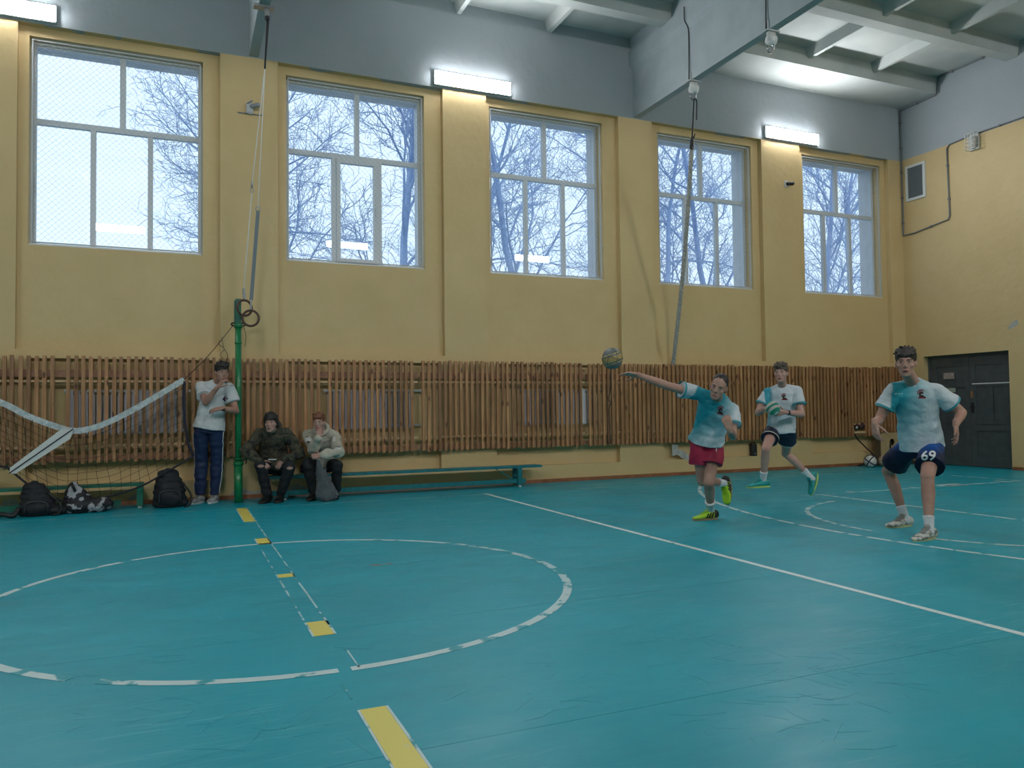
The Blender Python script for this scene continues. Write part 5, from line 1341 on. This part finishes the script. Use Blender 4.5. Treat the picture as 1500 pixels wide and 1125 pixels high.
d = (p.wr['r']-p.el['r']).normalized(); q = p.wr['r']-d*.045; x = d.orthogonal().normalized(); y = d.cross(x)
G().loft([(q-d*.012, x*.031, y*.031), (q+d*.012, x*.030, y*.030)], 18).obj('wrist_band', MBLACK, p.root, True)
ball('handball', bc, .082, ball_mat('green_white_ball', [(.02, .20, .13), (.62, .64, .60), (.34, .08, .07), (.60, .62, .60), (.03, .24, .15)], 2.6, 3, 'swirl'), 'small green, white and red ball held by the running player', None)

# the man standing by the post
p = Person('man in white T-shirt and navy track trousers standing by the green post, hand at mouth',
    at(306, 624, 9.84), at(317, 560, 9.88), at(325, 545, 9.76), R3*.62-F3*.72-Z3*.12, R3*.99+F3*.08, R3*.99-F3*.02-Z3*.04,
    {'l': fl(293, 726, .09), 'r': fl(315, 725, .09)}, {'l': at(319, 567, 9.60), 'r': at(324, 598, 9.58)},
    {'l': (295, 675), 'r': (318, 675)}, {'l': (301, 592), 'r': (343, 597)}, sc=1.04, shw=.172)
p.body([('l', Z3*.72+R3*.55+F3*.1, -F3*.5-R3*.5+Z3*.3, 1, dict(curl=(.7, .8, .9, 1.0), thumb=.5)), ('r', -R3*.9-Z3*.22-F3*.1, -F3*.55+Z3*.8, 1, dict(curl=(.3, .4, .5, .6), thumb=.4))])
MTW = M('white_tshirt', (.60, .63, .66), .8, (.55, .58, .61), 4)
p.shirt(MTW, .60, hem=-.07, hemr=(.194, .148), seed=9, fold=.010, sl_r=(.076, .088)).collar(MTW, .066, .006)
MNV = M('navy_track_cloth', (.010, .022, .075), .6, (.014, .028, .09), 6); p.trousers(MNV, seed=3, fold=.010, slim=-.002)
for c, sd in (('l', -1), ('r', 1)):
    bv = bvh_of(p.trous); g = G(); L1 = []; 
    for k in range(24):
        t = k/23; q = (p.hip[c].lerp(p.kn[c], t*2) if t < .5 else p.kn[c].lerp(p.ank[c], (t-.5)*1.88))
        o_ = (R3*sd-F3*.25*1).normalized(); h = bv.ray_cast(q+o_*.4, -o_)
        if h[0] is not None and t > .06: L1.append(h[0]+o_*.002)
    g.tube(L1, .0065, 5); g.obj('side_stripe', MW2, p.root, True)
decal('chest_badge', [[(-.035, -.004), (-.006, -.040), (.035, .002), (.004, .040)]], at(330, 584, 9.4), R3, Z3, -F3, p.shirtobj, M('badge_navy', (.015, .02, .06), .6), p.root)
decal('badge_mark', [[(-.016, -.004), (.0, -.014), (.016, .006), (.002, .014)]], at(330, 584, 9.4), R3, Z3, -F3, p.shirtobj, M('badge_red', (.40, .08, .09), .6), p.root, .005)
decal('pocket_mark', [[(-.02, -.004), (.02, -.004), (.02, .004), (-.02, .004)]], at(333, 643, 9.4), R3, Z3, -F3, p.trous, MW2, p.root)
for k in range(3):
    S, E = p.sh['r'], p.el['r']; bv = bvh_of(p.shirtobj); L1 = []
    for t in range(9):
        q = p.N.lerp(S, t/8); o_ = (Z3*(1 if t < 7 else .3)-F3*.5*(1)+R3*(.0 if t < 7 else .7)+Z3*0+F3*(.30*(k-1))).normalized(); h = bv.ray_cast(q+o_*.3, -o_)
        if h[0] is not None and t > 2: L1.append(h[0]+o_*.001)
    if len(L1) > 3: G().tube(L1, .0035, 5).obj('shoulder_stripe', M('dark_stripe', (.03, .03, .06), .6), p.root, True)
MGS = M('silver_shoe', (.42, .42, .43), .45, (.22, .22, .23), 25, .45, .6)
shoe(p.root, p.ank['l'], -F3*.95-R3*.12, Z3, MGS, MWHITE, MLG, 1.06); shoe(p.root, p.ank['r'], -F3*.97+R3*.02, Z3, MGS, MWHITE, MLG, 1.06)
head_parts(p.root, p.T, p.hs, HB, 'short', MSKIN)
d = (p.wr['r']-p.el['r']).normalized(); q = p.wr['r']-d*.03; x = d.orthogonal().normalized(); y = d.cross(x)
wo = G().loft([(q-d*.014, x*.032, y*.032), (q+d*.014, x*.031, y*.031)], 18).obj('watch_strap', MBLACK, p.root, True)
G().cap(q-F3*.030, q-F3*.042, .019, flat=True, n=16).obj('watch_case', MBLACK, wo, True)

# the two sitting on the bench
MBT = M('black_trousers', (.008, .009, .013), .75, (.012, .013, .018), 8)
def camo():
    m = M('camouflage_hoodie', (.055, .055, .045), .85); nt = m.node_tree; N = nt.nodes; L = nt.links; b = N['Principled BSDF']
    tc = N.new('ShaderNodeTexCoord'); n = N.new('ShaderNodeTexNoise'); n.inputs['Scale'].default_value = 10; n.inputs['Detail'].default_value = 3; n.inputs['Distortion'].default_value = .8
    L.new(tc.outputs['Object'], n.inputs['Vector']); cr = N.new('ShaderNodeValToRGB'); cr.color_ramp.interpolation = 'CONSTANT'; e = cr.color_ramp.elements
    e[0].position = 0; e[0].color = (.018, .018, .018, 1); e[1].position = .42; e[1].color = (.050, .052, .036, 1)
    for q, c in ((.50, (.085, .075, .048)), (.57, (.035, .04, .028)), (.64, (.12, .11, .075))): x = e.new(q); x.color = (*c, 1)
    L.new(n.outputs[0], cr.inputs[0]); L.new(cr.outputs[0], b.inputs['Base Color']); return m
def hood(p, mat, s=1.0):
    c = p.N+p.up*.01; g = G(); fw = p.fwd
    for i in range(15):
        t = 2*pi*i/15; q = c+p.side1*cos(t)*.082+fw*sin(t)*.078-p.up*.035*sin(t); g.ball(q+p.up*.012, .036*s, n=10, m_=8)
    g.ball(c-fw*.085-p.up*.01, (.09, .06, .07))
    finish('hood', g.remeshed(.0075, 4, .5, lambda q: nz(q, 14, .010)), mat, p.root, True)
def cuffs(p, mat):
    for c in 'lr':
        a = p.wr[c].lerp(p.el[c], .22); b = p.wr[c].lerp(p.el[c], .02); d = (b-a).normalized(); x = d.orthogonal().normalized(); y = d.cross(x)
        G().loft([(a, x*.047, y*.047), (a.lerp(b, .5), x*.046, y*.046), (b, x*.036, y*.036)], 20).obj('hoodie_cuff', mat, p.root, True)
YP = 10.68
P = ony(401, 672, YP); P.z = .425; N_p = ony(400, 638, 10.48); N_p.z = .93
ank = {c: V((ony(x, 728, 10.40).x, 10.40, .088)) for c, x in (('l', 392), ('r', 411))}
p = Person('black-haired young man in camouflage hoodie and ripped black trousers sitting on the bench',
    P, N_p, ony(397, 619, 10.33), -FWh*.93+R3*.02*1-V((0, 0, .02)), R3*.99-F3*.05, R3*.99-F3*.02-Z3*.02,
    ank, {'l': ony(381, 676, 10.30), 'r': ony(416, 676, 10.32)}, {'l': (381, 680), 'r': (426, 679)}, {'l': (357, 662), 'r': (437, 660)}, sc=1.0, shw=.178, bend=-.05, base=(P.x, 10.55, 0), skin=MSKIN2)
p.body([('l', R3*.7-Z3*.55-F3*.1, Z3*.5-F3*.8, -1, CUP), ('r', -R3*.7-Z3*.55-F3*.1, Z3*.5-F3*.8, 1, CUP)])
mc = camo()
p.shirt(mc, long=True, bulky=.016, hem=-.02, hemr=(.185, .140), seed=12, fold=.018, name='hoodie'); hood(p, mc, 1.05); cuffs(p, M('dark_cuff', (.012, .012, .012), .8))
p.trousers(MBT, seed=8, fold=.010)
for c in 'lr':
    n = (p.kn[c]-(p.hip[c]+p.ank[c])/2).normalized(); 
    decal('knee_rip', [[(-.045, -.012), (-.02, -.026), (.02, -.024), (.045, -.006), (.02, .010), (-.02, .012)]], p.kn[c]+V((0, -.0, -.01)), R3, Z3, -F3, p.trous, MSKIN2, p.root, .004)
for c in 'lr':
    sh = shoe(p.root, p.ank[c], -F3+R3*(.05 if c == 'r' else -.10), Z3, MSB, MBLACK, MSB, 1.10, name='boot')
    g = G(); g.cap(p.ank[c]-Z3*.02, p.ank[c].lerp(p.kn[c], .22), .052, .050, n=16, flat=True); g.obj('boot_shaft', MSB, sh, True)
arcs = []
for r1, r2 in ((.030, .044), (.052, .064), (.072, .082)):
    n = 7
    for k in range(n):
        a, b = .62*pi*k/n, .62*pi*(k+1)/n; arcs.append([(r1*cos(a), r1*sin(a)*1.0-.03), (r2*cos(a), r2*sin(a)-.03), (r2*cos(b), r2*sin(b)-.03), (r1*cos(b), r1*sin(b)-.03)])
decal('chest_print', arcs, ony(407, 655, 10.1), R3, Z3, -F3, p.shirtobj, M('print_black', (.006, .006, .007), .6), p.root, .004, 0)
MPB = M('print_black2', (.006, .006, .007), .6)
for k, tx in enumerate(('THE', 'NORTH', 'FACE')): decal('chest_lettering', text_polys(tx, .040), ony(391, 651+k*3.6, 10.1), R3, Z3, -F3, p.shirtobj, MPB, p.root, .004, 0)
for q in (-.03, .03): 
    a = p.N+p.fwd*.13-p.up*.03+p.side1*q; G().tube(polyline([a, a+V((0, -.02, -.08)), a+V((q*.2, -.03, -.19))], 4), .004, 5).obj('drawstring', MBLACK, p.root, True)
head_parts(p.root, p.T, p.hs, HB, 'messy', MSKIN2, True, seed=3)
g = G(); q = ony(399, 673, 10.22); g.bar(q-R3*.05, q+R3*.05, .02, .012); tag(g.obj('phone', MW2, None, base=q), 'pale phone held in the lap of the man in camouflage', 'phone')

P = ony(474, 672, YP); P.z = .425; N_p = ony(471, 640, 10.44); N_p.z = .895
ank = {c: V((ony(x, 724, 10.40).x, 10.40, .088)) for c, x in (('l', 459), ('r', 492))}
p = Person('red-haired young man in cream hoodie sitting on the bench, resting his chin on his fist',
    P, N_p, ony(467, 618, 10.26), -FWh*.95-V((0, 0, .06)), R3*.99-F3*.05, R3*.99-F3*.02-Z3*.05,
    ank, {'l': ony(467, 641, 10.13), 'r': ony(470, 667, 10.14)}, {'l': (449, 676), 'r': (494, 674)}, {'l': (457, 668), 'r': (499, 664)}, sc=.97, shw=.175, bend=-.06, base=(P.x, 10.55, 0), skin=MSKIN2)
p.body([('l', Z3*.95+F3*.15, -F3, 1, FIST), ('r', -R3*.9-Z3*.1, -F3*.8+Z3*.4, 1, CUP)])
MCR = M('cream_hoodie', (.50, .47, .40), .8, (.43, .40, .33), 4)
p.shirt(MCR, long=True, bulky=.014, hem=-.02, hemr=(.180, .135), seed=22, fold=.018, name='hoodie'); hood(p, MCR); cuffs(p, MCR)
p.trousers(MBT, seed=18, fold=.010)
for c in 'lr': shoe(p.root, p.ank[c], -F3+R3*(.12 if c == 'r' else -.05), Z3, MSB, MBLACK, MSB, 1.05)
for (px, py, pl) in ((451, 644, [(-.045, -.03), (-.03, .03), (.02, .04), (.05, .0), (.03, -.035)]), (495, 657, [(-.05, -.02), (-.03, .02), (.03, .015), (.05, -.01)]), (489, 643, [(-.02, -.03), (-.01, .03), (.02, .03), (.02, -.03)])):
    decal('sleeve_print', [pl], ony(px, py, 9.9), R3, Z3, -F3, p.shirtobj, M('print_white', (.64, .64, .62), .6), p.root, .005)
for (px, py, pl) in ((451, 647, [(-.02, -.014), (.0, .010), (.03, .006), (.02, -.018)]), (448, 640, [(-.02, -.006), (.03, -.006), (.02, .010)]), (494, 654, [(-.03, -.006), (.04, -.010), (.04, .004)])):
    decal('sleeve_mark', [pl], ony(px, py, 9.9), R3, Z3, -F3, p.shirtobj, M('print_brown', (.07, .06, .05), .6), p.root, .008)
for q in (-.025, .025):
    a = p.N+p.fwd*.12-p.up*.03+p.side1*q; G().tube(polyline([a, a+V((0, -.02, -.07)), a+V((q*.2, -.03, -.15))], 4), .004, 5).obj('drawstring', MW2, p.root, True)
head_parts(p.root, p.T, p.hs, HRED, 'fringe', MSKIN2, seed=9)
# drawstring bag between his feet
MGB = M('grey_sack_cloth', (.10, .115, .13), .8, (.07, .08, .095), 10)
c = ony(479, 731, 10.12); c.z = 0; tp = ony(468, 676, 10.12)
root = thing('drawstring_bag', 'grey drawstring bag hanging between the knees of the man in the cream hoodie', 'bag', c)
g = G()
for t, r1, dx in ((0.02, .12, .03), (.08, .15, .02), (.16, .145, .01), (.25, .13, -.0), (.33, .115, -.01), (.42, .10, -.02), (.51, .092, -.025), (.6, .085, -.03), (.70, .07, -.045), (.78, .055, -.06), (.85, .04, -.07), (.92, .028, -.08)):
    q = V((c.x+dx*.6+(tp.x-c.x-.0)*t*.7, c.y+.0, .045+(tp.z-.05)*t)); g.ball(q, (r1, .06*(1-.5*t), .06))
me = g.remeshed(.008, 5, .5, lambda q: nz(V((q.x*3, q.y*3, q.z*.6)), 9, .014)+nz(q, 30, .002))
for v in me.vertices: v.co.z = max(v.co.z, .002)
finish('bag_body', me, MGB, root, True)
g = G(); g.tube(polyline([tp+V((0, 0, .04)), tp+V((-.01, -.01, -.05)), tp+V((.0, -.02, -.14))], 4), .006, 6); g.tube(polyline([tp+V((0, 0, .04)), tp+V((.03, -.01, -.05)), tp+V((.05, -.03, -.18)), tp+V((.10, -.04, -.32))], 4), .006, 6); g.obj('cord', MLG, root, True)
